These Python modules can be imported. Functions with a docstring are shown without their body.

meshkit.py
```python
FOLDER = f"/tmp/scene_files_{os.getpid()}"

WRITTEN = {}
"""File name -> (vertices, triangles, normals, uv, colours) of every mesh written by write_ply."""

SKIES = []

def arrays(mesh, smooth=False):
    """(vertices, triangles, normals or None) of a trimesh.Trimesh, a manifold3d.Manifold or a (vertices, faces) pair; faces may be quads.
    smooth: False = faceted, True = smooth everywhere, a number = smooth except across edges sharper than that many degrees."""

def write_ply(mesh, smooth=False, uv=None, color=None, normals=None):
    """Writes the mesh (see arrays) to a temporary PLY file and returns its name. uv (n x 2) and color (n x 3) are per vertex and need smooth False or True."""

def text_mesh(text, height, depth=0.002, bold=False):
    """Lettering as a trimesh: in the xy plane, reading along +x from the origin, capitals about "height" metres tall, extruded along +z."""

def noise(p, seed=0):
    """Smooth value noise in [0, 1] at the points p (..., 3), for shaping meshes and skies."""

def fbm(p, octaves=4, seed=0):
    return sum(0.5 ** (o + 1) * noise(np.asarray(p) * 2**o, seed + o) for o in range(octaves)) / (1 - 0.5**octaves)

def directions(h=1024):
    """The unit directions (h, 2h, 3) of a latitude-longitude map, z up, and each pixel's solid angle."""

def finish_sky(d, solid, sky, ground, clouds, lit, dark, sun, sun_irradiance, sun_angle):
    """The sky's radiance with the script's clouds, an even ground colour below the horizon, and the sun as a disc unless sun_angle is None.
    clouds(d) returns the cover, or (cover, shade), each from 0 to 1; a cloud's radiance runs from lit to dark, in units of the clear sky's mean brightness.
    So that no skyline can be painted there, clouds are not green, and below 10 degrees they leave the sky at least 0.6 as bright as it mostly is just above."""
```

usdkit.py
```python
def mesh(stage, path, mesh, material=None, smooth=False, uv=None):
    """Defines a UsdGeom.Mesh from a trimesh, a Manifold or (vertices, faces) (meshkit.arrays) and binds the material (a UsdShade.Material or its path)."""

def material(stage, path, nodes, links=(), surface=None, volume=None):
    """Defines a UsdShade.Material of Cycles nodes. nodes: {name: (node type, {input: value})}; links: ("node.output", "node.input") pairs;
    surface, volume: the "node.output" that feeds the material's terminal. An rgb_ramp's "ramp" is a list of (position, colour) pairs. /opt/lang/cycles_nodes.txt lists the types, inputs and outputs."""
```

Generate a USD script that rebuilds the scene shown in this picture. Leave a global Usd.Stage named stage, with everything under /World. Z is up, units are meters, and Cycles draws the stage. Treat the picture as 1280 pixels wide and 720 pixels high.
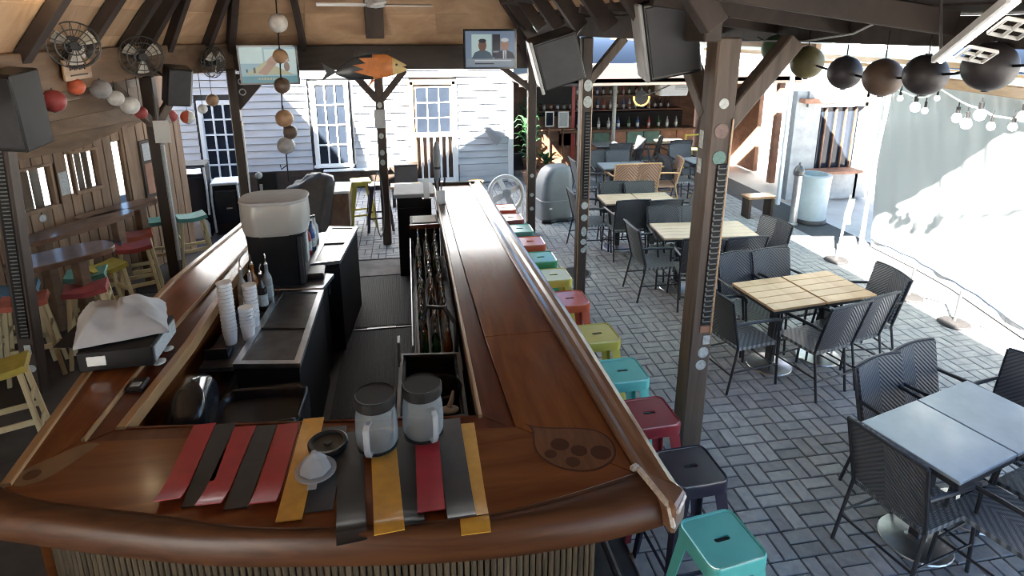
import math, random
import numpy as np, trimesh, usdkit, meshkit
from shapely.geometry import Polygon, Point, box as sbox
from pxr import Usd, UsdGeom, UsdLux, UsdShade, Gf

stage = Usd.Stage.CreateInMemory()
UsdGeom.SetStageUpAxis(stage, 'Z'); UsdGeom.SetStageMetersPerUnit(stage, 1.0)
UsdGeom.Xform.Define(stage, '/World'); UsdGeom.Scope.Define(stage, '/World/Looks')
PI = math.pi
rng = random.Random(7)

# ------------------------------------------------------------------ camera, sky, sun, exposure
F, PITCH, YAW = 754.0, .258, .170
cam = UsdGeom.Camera.Define(stage, '/World/camera')
cam.CreateHorizontalApertureAttr(36.0); cam.CreateFocalLengthAttr(36.0 * F / 1280)
cam.CreateVerticalApertureOffsetAttr(-125 / 1280 * 36.0)
cam.CreateExposureAttr(0.84)
_x = UsdGeom.Xformable(cam); _x.AddTranslateOp().Set((0, 0, 3.07)); _x.AddRotateZOp().Set(-math.degrees(YAW)); _x.AddRotateXOp().Set(90 - math.degrees(PITCH))
SUN = np.array([.76, 1.13, -1.0]); SUN /= np.linalg.norm(SUN)
_m = usdkit.material(stage, '/World/Looks/sky', {"s": ("sky_texture", {"sky_type": "multiple_scattering", "sun_disc": False, "sun_elevation": .63, "sun_rotation": math.atan2(-SUN[0], -SUN[1])}),
    "h": ("hsv", {"saturation": .92}), "b": ("background_shader", {"strength": .15})}, [("s.color", "h.color"), ("h.color", "b.color")], surface="b.background")
sky = UsdLux.DomeLight.Define(stage, '/World/sky'); UsdShade.MaterialBindingAPI.Apply(sky.GetPrim()).Bind(_m)
sun = UsdLux.DistantLight.Define(stage, '/World/sun')
sun.CreateIntensityAttr(12.5); sun.CreateAngleAttr(.6); sun.CreateNormalizeAttr(True); sun.CreateColorAttr((1.0, .94, .84))
UsdGeom.Xformable(sun).AddTransformOp().Set(Gf.Matrix4d(Gf.Rotation(Gf.Vec3d(0, 0, -1), Gf.Vec3d(*SUN.tolist())), Gf.Vec3d(0, 0, 0)))

# ------------------------------------------------------------------ helpers: prims
_used = {}
def numbered(parent, name):
    n = _used.get((parent, name), 0); _used[(parent, name)] = n + 1
    return name if n == 0 else f'{name}_{n:03d}'
def keys(p, label=None, cat=None, group=None, kind=None):
    for k, v in (('label', label), ('category', cat), ('group', group), ('kind', kind)):
        if v: p.SetCustomDataByKey(k, v)
    return p
def thing(name, label, cat, loc=(0, 0, 0), rz=0., group=None, kind=None):
    x = UsdGeom.Xform.Define(stage, '/World/' + numbered('/World', name))
    x.AddTranslateOp().Set(tuple(map(float, loc))); x.AddRotateZOp().Set(math.degrees(rz))
    return keys(x.GetPrim(), label, cat, group, kind)
def part(parent, name, mesh, m, label=None, smooth=False, kind=None):
    pp = str(parent.GetPath()); 
    if isinstance(mesh, list): mesh = join(mesh)
    o = usdkit.mesh(stage, pp + '/' + numbered(pp, name), mesh, MAT[m], smooth=smooth)
    return keys(o.GetPrim(), label, None, None, kind)
def solo(name, mesh, m, label, cat, loc=None, rz=0, group=None, kind=None, smooth=False):
    if isinstance(mesh, list): mesh = join(mesh)
    o = usdkit.mesh(stage, '/World/' + numbered('/World', name), mesh, MAT[m], smooth=smooth)
    if loc is not None:
        o.AddTranslateOp().Set(tuple(map(float, loc))); o.AddRotateZOp().Set(math.degrees(rz))
    return keys(o.GetPrim(), label, cat, group, kind)
def struct(name, label):
    return thing(name, label, None, kind='structure')
def dup(src, loc, rz, label, group=None):
    was = src.GetCustomData()
    t = thing(src.GetName().rstrip('0123456789').rstrip('_'), label, was['category'], loc, rz, group or was.get('group'))
    t.GetReferences().AddInternalReference(src.GetPath()); t.SetInstanceable(True)
    return t

# ------------------------------------------------------------------ helpers: meshes
def join(ms): return ms[0] if len(ms) == 1 else trimesh.util.concatenate(ms)
def T(m, loc=(0, 0, 0), rx=0, ry=0, rz=0):
    M = trimesh.transformations.euler_matrix(rx, ry, rz); M[:3, 3] = loc
    m = m.copy(); m.apply_transform(M); return m
def _tmpl():
    s = np.array([[a, b, c] for a in (-1, 1) for b in (-1, 1) for c in (-1, 1)], float); v = []; o = []
    for k in range(3):
        d = np.full((8, 3), 1.); d[:, k] = 0; v.append(s); o.append(-s * d)
    v, o = np.vstack(v), np.vstack(o)
    P = v + .2 * o; h = trimesh.convex.convex_hull(P)
    idx = np.array([np.argmin(((P - q) ** 2).sum(1)) for q in h.vertices])
    return v, o, idx[h.faces]
_CV, _CO, _CF = _tmpl()
def bx(sx, sy, sz, c=(0, 0, 0), b=.004, rx=0, ry=0, rz=0):
    b = min(b, .45 * min(sx, sy, sz))
    v = _CV * (np.array([sx, sy, sz]) / 2) + _CO * b
    m = trimesh.Trimesh(v, _CF, process=False)
    M = trimesh.transformations.euler_matrix(rx, ry, rz); M[:3, 3] = c
    m.apply_transform(M); return m
def bar(p, q, w, h, b=.003, up=(0, 0, 1)):
    """a box of section w x h from p to q"""
    p, q = np.array(p, float), np.array(q, float); d = q - p; L = np.linalg.norm(d); z = d / L
    u = np.array(up, float)
    if abs(np.dot(u, z)) > .97: u = np.array([0, 1., 0])
    x = np.cross(u, z); x /= np.linalg.norm(x); y = np.cross(z, x)
    m = bx(w, h, L, b=b); M = np.eye(4); M[:3, 0], M[:3, 1], M[:3, 2], M[:3, 3] = x, y, z, (p + q) / 2
    m.apply_transform(M); return m
def tube(pts, r, n=8, close=False):
    P = np.array(pts, float); N = len(P); R = np.broadcast_to(np.array(r, float), (N,))
    tg = np.gradient(P, axis=0) if not close else np.roll(P, -1, 0) - np.roll(P, 1, 0)
    tg /= np.linalg.norm(tg, axis=1)[:, None]
    u = np.cross(tg[0], [0, 0, 1.]);  u = np.cross(tg[0], [0, 1., 0]) if np.linalg.norm(u) < .1 else u
    u /= np.linalg.norm(u); rings = []
    for k in range(N):
        u = u - tg[k] * np.dot(u, tg[k]); u /= np.linalg.norm(u); w = np.cross(tg[k], u)
        a = np.arange(n) * 2 * PI / n
        rings.append(P[k] + R[k] * (np.cos(a)[:, None] * u + np.sin(a)[:, None] * w))
    return loft(rings, close)
def loft(rings, close=False, caps=True):
    n = len(rings[0]); N = len(rings); V = np.vstack(rings); f = []
    for k in range(N if close else N - 1):
        a, b = k * n, ((k + 1) % N) * n; i = np.arange(n); j = (i + 1) % n
        f += [np.c_[a + i, a + j, b + j], np.c_[a + i, b + j, b + i]]
    f = np.vstack(f)
    if caps and not close:
        V = np.vstack([V, rings[0].mean(0), rings[-1].mean(0)]); i = np.arange(n); j = (i + 1) % n
        f = np.vstack([f, np.c_[np.full(n, n * N), j, i], np.c_[np.full(n, n * N + 1), (N - 1) * n + i, (N - 1) * n + j]])
    return trimesh.Trimesh(V, f, process=False)
def lathe(prof, n=24, c=(0, 0, 0)):
    a = np.arange(n) * 2 * PI / n
    return loft([np.c_[max(r, 1e-4) * np.cos(a), max(r, 1e-4) * np.sin(a), np.full(n, z)] + np.array(c) for r, z in prof])
def cyl(r, h, c=(0, 0, 0), n=20, b=.003):
    return lathe([(r - b, 0), (r, b), (r, h - b), (r - b, h)], n, c)
def ball(r, c=(0, 0, 0), s=2):
    m = trimesh.creation.icosphere(s, r); m.apply_translation(c); return m
def ext(poly, z0, z1):
    if not isinstance(poly, Polygon): poly = Polygon(poly)
    poly = poly.buffer(0)
    m = trimesh.creation.extrude_polygon(poly, z1 - z0, engine='earcut'); m.apply_translation((0, 0, z0)); return m
def slab(poly, z0, z1, b=.004):
    """a prism whose top edges are chamfered"""
    if not isinstance(poly, Polygon): poly = Polygon(poly)
    q = poly.buffer(-b, join_style=2)
    a, c = np.array(poly.exterior.coords)[:-1], np.array(q.exterior.coords)[:-1]
    if len(a) != len(c): return ext(poly, z0, z1)
    k = np.argmin(((c - a[0]) ** 2).sum(1)); c = np.roll(c, -k, 0)
    if Polygon(a).exterior.is_ccw != Polygon(c).exterior.is_ccw: c = np.roll(c[::-1], 1, 0)
    if not Polygon(a).exterior.is_ccw: a, c = a[::-1], c[::-1]
    top = trimesh.creation.triangulate_polygon(Polygon(c), engine='earcut')
    V = np.vstack([np.c_[a, np.full(len(a), z0)], np.c_[a, np.full(len(a), z1 - b)], np.c_[c, np.full(len(c), z1)]]); n = len(a)
    i = np.arange(n); j = (i + 1) % n; f = []
    for k in (0, n): f += [np.c_[k + i, k + j, k + n + j], np.c_[k + i, k + n + j, k + n + i]]
    m1 = trimesh.Trimesh(V, np.vstack(f), process=False)
    tv, tf = top; m2 = trimesh.Trimesh(np.c_[tv, np.full(len(tv), z1)], tf, process=False)
    if len(tf) and m2.face_normals[:, 2].mean() < 0: m2.invert()
    return join([m1, m2])
def rsq(s, r, z, n=5, c=(0, 0), sy=None):
    """ring of a rounded rectangle of full size s x sy, corner radius r"""
    sy = s if sy is None else sy; out = []
    for k, (qx, qy) in enumerate(((1, 1), (-1, 1), (-1, -1), (1, -1))):
        a = k * PI / 2 + np.linspace(0, PI / 2, n)
        out.append(np.c_[c[0] + qx * (s / 2 - r) + r * np.cos(a), c[1] + qy * (sy / 2 - r) + r * np.sin(a), np.full(n, z)])
    return np.vstack(out)
def arc(c, r, a0, a1, n=10, plane='xz', y=0):
    a = np.linspace(a0, a1, n); o = np.zeros((n, 3)); i, j = {'xy': (0, 1), 'xz': (0, 2), 'yz': (1, 2)}[plane]
    o[:, i] = c[0] + r * np.cos(a); o[:, j] = c[1] + r * np.sin(a); o[:, 3 - i - j] = y; return o
def sheet(grid, th):
    """grid (a, b, 3) thickened downwards/along -z by th into a closed shell"""
    g = np.array(grid, float); a, b = g.shape[:2]
    dn = np.cross(np.gradient(g, axis=0), np.gradient(g, axis=1)); dn /= np.maximum(np.linalg.norm(dn, axis=2, keepdims=True), 1e-9)
    V = np.vstack([g.reshape(-1, 3), (g - dn * th).reshape(-1, 3)]); f = []; N = a * b
    for i in range(a - 1):
        for j in range(b - 1):
            p, q, r, s = i * b + j, (i + 1) * b + j, (i + 1) * b + j + 1, i * b + j + 1
            f += [(p, q, r), (p, r, s), (N + p, N + r, N + q), (N + p, N + s, N + r)]
    edge = [i * b for i in range(a)] + [(a - 1) * b + j for j in range(1, b)] + [i * b + b - 1 for i in range(a - 2, -1, -1)] + [j for j in range(b - 2, 0, -1)]
    for k in range(len(edge)):
        p, q = edge[k], edge[(k + 1) % len(edge)]
        f += [(p, N + p, N + q), (p, N + q, q)]
    return trimesh.Trimesh(V, np.array(f), process=False)

# ------------------------------------------------------------------ materials
MAT = {}
def mat(name, c, rough=.5, metal=0., var=.15, scale=8., bump=0., coat=0., spec=.5, st=(1, 1, 1), rnd=0., space='geo', c2=None, em=None, ems=0., trans=0., sheen=0., detail=4., dist=0.):
    c = np.array(c, float); lo, hi = (c * (1 - var), np.minimum(c * (1 + var), 1)) if c2 is None else (c, np.array(c2, float))
    n = {"co": ("geometry", {}) if space == 'geo' else ("texture_coordinate", {}), "mp": ("mapping", {"scale": tuple(np.array(st, float) * scale)}),
         "no": ("noise_texture", {"detail": detail, "roughness": .6, "scale": 1.0, "distortion": dist}), "ra": ("rgb_ramp", {"ramp": [(.3, lo), (.7, hi)]}),
         "p": ("principled_bsdf", {"roughness": rough, "metallic": metal, "coat_weight": coat, "coat_roughness": .12, "specular_ior_level": spec, "transmission_weight": trans, "sheen_weight": sheen})}
    l = [("co.position" if space == 'geo' else "co.object", "mp.vector"), ("mp.vector", "no.vector"), ("no.fac", "ra.fac")]
    if rnd:
        n["oi"] = ("object_info", {}); n["mr"] = ("map_range", {"to_min": 1 - rnd, "to_max": 1 + rnd}); n["hs"] = ("hsv", {})
        l += [("oi.random", "mr.value"), ("mr.result", "hs.value"), ("ra.color", "hs.color"), ("hs.color", "p.base_color")]
    else: l.append(("ra.color", "p.base_color"))
    if bump:
        n["bu"] = ("bump", {"strength": bump, "distance": .01}); l += [("no.fac", "bu.height"), ("bu.normal", "p.normal")]
    if em is not None: n["p"][1].update({"emission_color": em, "emission_strength": ems})
    MAT[name] = usdkit.material(stage, '/World/Looks/' + name, n, l, surface="p.BSDF")
def wood(name, c, c2, st, rough=.45, coat=0., scale=1., bump=.15, rnd=.12, space='geo', spec=.5):
    mat(name, c, rough, c2=c2, st=st, scale=scale, bump=bump, coat=coat, rnd=rnd, dist=.8, space=space, spec=spec)
wood('bar_wood', (.145, .042, .012), (.26, .088, .027), (9, 1.2, 9), rough=.16, coat=.15, bump=.03, rnd=0, spec=.42)
wood('bar_wood_x', (.13, .038, .011), (.23, .076, .024), (1.2, 9, 9), rough=.20, coat=.12, bump=.03, rnd=0, spec=.4)
wood('rail_wood', (.16, .075, .04), (.30, .17, .105), (14, 1.0, 14), rough=.26, coat=.4, bump=.06, rnd=0)
wood('rail_front', (.050, .019, .008), (.11, .043, .017), (1.0, 12, 20), rough=.36, coat=.0, bump=.05, rnd=0, spec=.32)
wood('trim_wood', (.30, .16, .065), (.46, .27, .13), (10, 1.5, 10), rough=.3, coat=.3, bump=.05, rnd=.05)
wood('gutter_wood', (.085, .022, .012), (.15, .045, .022), (9, 1.2, 9), rough=.2, coat=.1, bump=.03, rnd=0, spec=.4)
wood('dark_wood', (.030, .019, .014), (.060, .038, .026), (8, 8, 1.2), rough=.6)
wood('post_wood', (.060, .042, .031), (.135, .098, .074), (12, 12, .9), rough=.65, bump=.4)
wood('rafter_wood', (.030, .021, .018), (.058, .040, .032), (3, 3, 3), rough=.75)
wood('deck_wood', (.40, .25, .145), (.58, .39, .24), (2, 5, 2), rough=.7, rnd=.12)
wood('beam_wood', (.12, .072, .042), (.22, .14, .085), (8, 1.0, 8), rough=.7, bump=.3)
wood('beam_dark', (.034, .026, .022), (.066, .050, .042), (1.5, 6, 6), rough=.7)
wood('plank_wood', (.17, .105, .062), (.32, .20, .12), (8, 8, .8), rough=.65, bump=.3, rnd=.14)
wood('cream_wood', (.50, .42, .24), (.66, .57, .36), (6, 6, 1.0), rough=.55, space='obj')
wood('table_wood', (.58, .33, .15), (.74, .47, .24), (6, 1.5, 6), rough=.4, rnd=.08, space='obj')
wood('tabletop_dark', (.10, .055, .035), (.19, .11, .07), (4, 2, 4), rough=.3, coat=.3, rnd=.05)
wood('siding_grey', (.42, .45, .49), (.53, .56, .60), (1, 3, 6), rough=.6, rnd=.05)
wood('farbar_wood', (.11, .05, .03), (.22, .11, .06), (2, 4, 6), rough=.5)
mat('brick', (.235, .247, .265), .75, c2=(.375, .378, .388), scale=14, bump=.45, rnd=.24, detail=6)
mat('mortar', (.06, .062, .066), .9, scale=20)
mat('concrete', (.16, .15, .145), .85, scale=5, bump=.2, var=.3)
mat('floor_dark', (.055, .05, .05), .6, scale=4, bump=.15, var=.3)
mat('walk', (.55, .53, .50), .85, scale=3, var=.1)
mat('white_paint', (.82, .84, .84), .5, var=.04)
mat('blue_white', (.70, .76, .80), .5, var=.05)
mat('dark_glass', (.018, .024, .036), .10, spec=.28, var=.2, scale=2)
mat('black_plastic', (.012, .012, .013), .32, var=.2)
mat('black_gloss', (.014, .014, .016), .14, var=.2, spec=.6)
mat('black_matte', (.012, .011, .011), .6, spec=.25, var=.25)
mat('charcoal', (.035, .036, .040), .55, var=.2)
mat('steel', (.55, .55, .56), .33, metal=1., var=.12, scale=12)
mat('steel_dark', (.12, .115, .115), .4, metal=.7, var=.25, scale=10)
mat('lid_grey', (.085, .078, .074), .3, var=.35, scale=9, metal=.2)
mat('rubber', (.025, .023, .024), .75, var=.25, scale=30)
mat('chair_frame', (.045, .045, .050), .42, metal=.3, var=.15)
mat('grey_plastic', (.21, .22, .23), .45, var=.08)
mat('bluegrey_plastic', (.33, .40, .43), .42, var=.08)
mat('white_plastic', (.78, .77, .75), .4, var=.04)
mat('foam', (.80, .79, .78), .6, var=.03)
mat('cloth', (.36, .355, .36), .85, var=.10, scale=6, sheen=.2)
mat('tarp', (.060, .052, .046), .5, var=.3, scale=5)
mat('paper', (.75, .75, .72), .7, var=.05)
mat('label_grey', (.42, .44, .44), .6, var=.25, scale=60)
mat('stud_grey', (.15, .155, .15), .5, var=.4, scale=40)
mat('sticker', (.46, .49, .47), .5, var=.35, scale=45)
mat('sticker_teal', (.09, .19, .16), .5, var=.4, scale=45)
mat('sticker_red', (.15, .085, .065), .5, var=.3, scale=40)
mat('worn', (.42, .34, .27), .38, c2=(.72, .66, .58), scale=40, coat=.2)
mat('inlay', (.135, .052, .022), .22, c2=(.19, .078, .033), scale=7, coat=.35, st=(6, 1, 6))
mat('inlay_dark', (.075, .026, .011), .22, coat=.35)
mat('inlay_pale', (.21, .12, .055), .26, coat=.3)
for _n, _c in dict(turquoise=(.13, .55, .50), navy=(.030, .026, .044), maroon=(.30, .035, .045), yellow=(.62, .52, .09), orange=(.60, .10, .045), green=(.05, .33, .15), teal=(.09, .38, .30), crimson=(.26, .04, .04)).items():
    mat('paint_' + _n, _c, .28, var=.06, coat=.5)
for _n, _c in dict(red=(.30, .045, .045), salmon=(.42, .10, .06), aqua=(.09, .28, .25), blue=(.06, .16, .26), olive=(.42, .35, .06)).items():
    mat('seat_' + _n, _c, .5, var=.2, scale=10)
mat('strip_red', (.38, .024, .034), .33, var=.12, scale=12, coat=.2)
mat('strip_yellow', (.62, .33, .045), .4, var=.12, scale=14, coat=.15)
mat('strip_black', (.017, .015, .016), .42, var=.3, scale=14)
for _n, _c in dict(red=(.32, .05, .05), orange=(.62, .13, .06), white=(.62, .60, .57), grey=(.30, .29, .29), green=(.07, .14, .07), olive=(.12, .10, .04), brown=(.10, .065, .045), dark=(.035, .030, .032), tan=(.34, .20, .11)).items():
    mat('float_' + _n, _c, .5, var=.25, scale=12)
mat('fish_orange', (.55, .19, .05), .35, var=.2, scale=10); mat('fish_black', (.03, .035, .04), .3, var=.3); mat('fish_pale', (.60, .45, .20), .4)
mat('fan_grey', (.60, .58, .52), .5, var=.15); mat('fan_cage', (.10, .10, .10), .4, metal=.5)
mat('leaf', (.045, .14, .05), .5, var=.4, scale=20)
mat('amber', (.28, .10, .02), .15, var=.2, spec=.6); mat('bottle_green', (.02, .10, .03), .12, spec=.6); mat('bottle_dark', (.028, .017, .014), .12, spec=.6)
mat('bottle_clear', (.32, .33, .33), .1, spec=.7, var=.2); mat('bottle_white', (.62, .62, .62), .3); mat('bottle_blue', (.05, .12, .30), .15)
mat('chrome', (.75, .75, .75), .15, metal=1.)
mat('red_metal', (.34, .04, .035), .4); mat('tan_brick', (.33, .16, .10), .7, var=.3, scale=6); mat('teal_board', (.12, .22, .18), .6, var=.3)
mat('reed_wood', (.06, .042, .024), .6, c2=(.13, .09, .05), scale=1, st=(30, 30, 3), rnd=.2)
mat('neon', (.9, .5, .1), .4, em=(1.0, .55, .12), ems=2.0)
mat('bulb', (.9, .9, .88), .3, em=(1.0, .93, .80), ems=3.0)
mat('lamp_glow', (.9, .85, .7), .3, em=(1.0, .76, .45), ems=30.0)
mat('atm_screen', (.3, .4, .9), .3, em=(.65, .75, 1.0), ems=1.8)
def screen(name, c, s=.34): mat(name, tuple(np.array(c) * .3), .25, var=.05, em=c, ems=s)
for _n, _c in dict(sky=(.20, .36, .42), pale=(.42, .56, .56), sand=(.34, .34, .20), skin=(.30, .17, .12), skin_dark=(.14, .075, .055), teal=(.06, .22, .27), wall=(.16, .22, .32), suit=(.025, .03, .05), white=(.50, .54, .58), dark=(.02, .022, .03), caption=(.22, .27, .32), jacket=(.05, .09, .13)).items(): screen('screen_' + _n, _c)

def woven(name, c, c2, sc=70., chevron=True):
    n = {"co": ("texture_coordinate", {}), "se": ("separate_xyz", {}), "ab": ("math", {"math_type": "absolute"}), "cb": ("combine_xyz", {}), "w1": ("wave_texture", {"wave_type": "bands", "bands_direction": "diagonal", "scale": sc / 6, "detail": 0.}),
         "w2": ("wave_texture", {"wave_type": "bands", "bands_direction": "x", "scale": sc / 2.5, "detail": 0.}), "mm": ("math", {"math_type": "multiply"}), "ra": ("rgb_ramp", {"ramp": [(.15, c), (.75, c2)]}),
         "bu": ("bump", {"strength": .7, "distance": .006}), "oi": ("object_info", {}), "mr": ("map_range", {"to_min": .85, "to_max": 1.15}), "hs": ("hsv", {}), "p": ("principled_bsdf", {"roughness": .42, "specular_ior_level": .6})}
    l = [("co.object", "se.vector"), ("se.x", "ab.value1"), ("ab.value", "cb.x"), ("se.z" if chevron else "se.y", "cb.y"), ("cb.vector", "w1.vector"), ("co.object", "w2.vector"), ("w1.fac", "mm.value1"), ("w2.fac", "mm.value2"),
         ("w1.fac" if chevron else "mm.value", "ra.fac"), ("w1.fac" if chevron else "mm.value", "bu.height"), ("bu.normal", "p.normal"), ("oi.random", "mr.value"), ("mr.result", "hs.value"), ("ra.color", "hs.color"), ("hs.color", "p.base_color")]
    MAT[name] = usdkit.material(stage, '/World/Looks/' + name, n, l, surface="p.BSDF")
woven('weave_back', (.055, .058, .064), (.105, .108, .115), 120.); woven('weave_seat', (.10, .11, .118), (.30, .32, .34), 75., False)
woven('weave_sunlit', (.26, .13, .08), (.44, .26, .17))  # tan weave carries the sunlight on these chairs in its colour
def clearmat(name, color, fac_t, rough=.1, gloss=.5):
    MAT[name] = usdkit.material(stage, '/World/Looks/' + name, {"t": ("transparent_bsdf", {"color": color}), "p": ("principled_bsdf", {"base_color": color, "roughness": rough, "specular_ior_level": gloss}), "m": ("mix_closure", {"fac": 1 - fac_t})},
        [("t.BSDF", "m.closure1"), ("p.BSDF", "m.closure2")], surface="m.closure")
clearmat('frosted', (.60, .64, .65), .78, .25); clearmat('drum_clear', (.50, .485, .45), .25, .22); clearmat('clear_plastic', (.74, .76, .78), .70, .08, .9); clearmat('clear_cover', (.7, .7, .7), .5, .2)
MAT['pane'] = usdkit.material(stage, '/World/Looks/pane', {"f": ("fresnel", {"IOR": 1.45}), "t": ("transparent_bsdf", {"color": (.93, .95, .96)}), "g": ("glossy_bsdf", {"roughness": .05}), "m": ("mix_closure", {})},
    [("f.fac", "m.fac"), ("t.BSDF", "m.closure1"), ("g.BSDF", "m.closure2")], surface="m.closure")
def filmmat(name, c, tr, tl):
    MAT[name] = usdkit.material(stage, '/World/Looks/' + name, {"d": ("principled_bsdf", {"base_color": c, "roughness": .25}), "l": ("translucent_bsdf", {"color": c}), "t": ("transparent_bsdf", {"color": c}), "m": ("mix_closure", {"fac": tl}), "m2": ("mix_closure", {"fac": tr})},
        [("d.BSDF", "m.closure1"), ("l.BSDF", "m.closure2"), ("m.closure", "m2.closure1"), ("t.BSDF", "m2.closure2")], surface="m2.closure")
filmmat('curtain_film', (.40, .43, .44), .20, .30); filmmat('roof_film', (.70, .80, .79), .04, .38); filmmat('bag_film', (.02, .02, .022), .0, .05)
mat('bag_black', (.014, .014, .016), .22, var=.3, scale=25, bump=.5, spec=.6)

# ================================================================== THE SETTING
# ------------------------------------------------------------------ floor
_cp, _sp = math.cos(PITCH), math.sin(PITCH)
_fw = np.array([math.sin(YAW) * _cp, math.cos(YAW) * _cp, -_sp])
def seen(x, y, z=0., m=0.):
    """distance along the view axis if the point lies in the wedge the camera looks at, else None"""
    v = np.array([x, y, z - 3.07]); d = v @ _fw
    if d < .3: return None
    r = x * math.cos(YAW) - y * math.sin(YAW)
    u = x * math.sin(YAW) * _sp + y * math.cos(YAW) * _sp + (z - 3.07) * _cp
    return d if abs(r / d) < .85 + m and -.66 - m < u / d < .32 + m else None
floor = struct('floor', 'patio floor of grey basket-weave brick pavers with plain dark concrete behind the bar')
part(floor, 'ground', bx(80, 80, .1, (0, 15, -.10)), 'walk', 'pale paving beyond the patio')
part(floor, 'mortar_bed', bx(12.6, 21, .06, (.4, 4.5, -.044)), 'mortar')
part(floor, 'concrete_floor', [ext([(-6, -3), (1.12, -3), (1.12, 7.32), (-6, 7.32)], -.03, 0.)], 'floor_dark', 'dark plain floor inside the bar')
part(floor, 'concrete_slab', bx(1.2, .55, .02, (-.40, 7.66, .001)), 'concrete', 'pale concrete strip at the end of the mats')
part(floor, 'wood_deck', ext([(-5.2, 7.34), (-2.0, 7.34), (-2.3, 10.4), (-5.2, 10.4)], -.03, .004), 'floor_dark', 'dark boards beside the arcade machines')
W_ = .1
def brick_mesh(w, l):
    g, t = .0045, .005; a, b = w / 2 - g, l / 2 - g
    v = [[sx * (a - i), sy * (b - i), z] for z, i in ((-.03, 0), (-t, 0), (0, t)) for sx, sy in ((-1, -1), (1, -1), (1, 1), (-1, 1))]
    f = []
    for k in (0, 4):
        for i in range(4):
            j = (i + 1) % 4; f += [(k + i, k + j, k + 4 + j), (k + i, k + 4 + j, k + 4 + i)]
    return trimesh.Trimesh(v, f + [(8, 9, 10), (8, 10, 11)], process=False)
_bm = {0: brick_mesh(2 * W_, W_), 1: brick_mesh(W_, 2 * W_)}
bricks = []
cells = []
for I in range(-12, 34):
    for J in range(2, 68):
        for h in (0, 1):
            cells.append((((I + .5) * 2 * W_, (2 * J + .5 + h) * W_), 0) if (I + J) % 2 == 0 else (((2 * I + .5 + h) * W_, (J + .5) * 2 * W_), 1))
for c, o in cells:
    if True:
        x, y = c
        if not ((1.2 < x < 6.05 and y > .8) or (-2.15 < x <= 1.2 and y > 7.42)) or y > 13: continue
        if -1.03 < x < .23 and y < 7.98: continue
        d = seen(x, y, 0, .12)
        if d is None: continue
        hide = 1 if x < 1.75 and y < 7.6 else 0
        bricks.append((hide, d, x, y, o))
bricks.sort()
rest = []
for n, (h, d, x, y, o) in enumerate(bricks):
    m = T(_bm[o], (x, y, rng.uniform(-.002, .0015)), rx=rng.uniform(-.006, .006), ry=rng.uniform(-.006, .006), rz=rng.uniform(-.012, .012))
    if n < 300: part(floor, 'brick', m, 'brick')
    else: rest.append(m)
mat('brick_far', (.235, .245, .260), .75, c2=(.395, .388, .388), scale=9, bump=.4, detail=5)
part(floor, 'brick_field', rest, 'brick_far', kind='stuff')
_dr = thing('drain_cover', 'round dark rimmed disc set in the brick floor beyond the bar stools', 'drain cover', (2.05, 7.05, .001))  # thin dark disc with a rim, lying level with the bricks
part(_dr, 'rim', lathe([(.20, 0), (.20, .006), (.175, .006), (.175, .001)], 28), 'steel_dark'); part(_dr, 'plate', cyl(.172, .004, n=28), 'black_matte')

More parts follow.
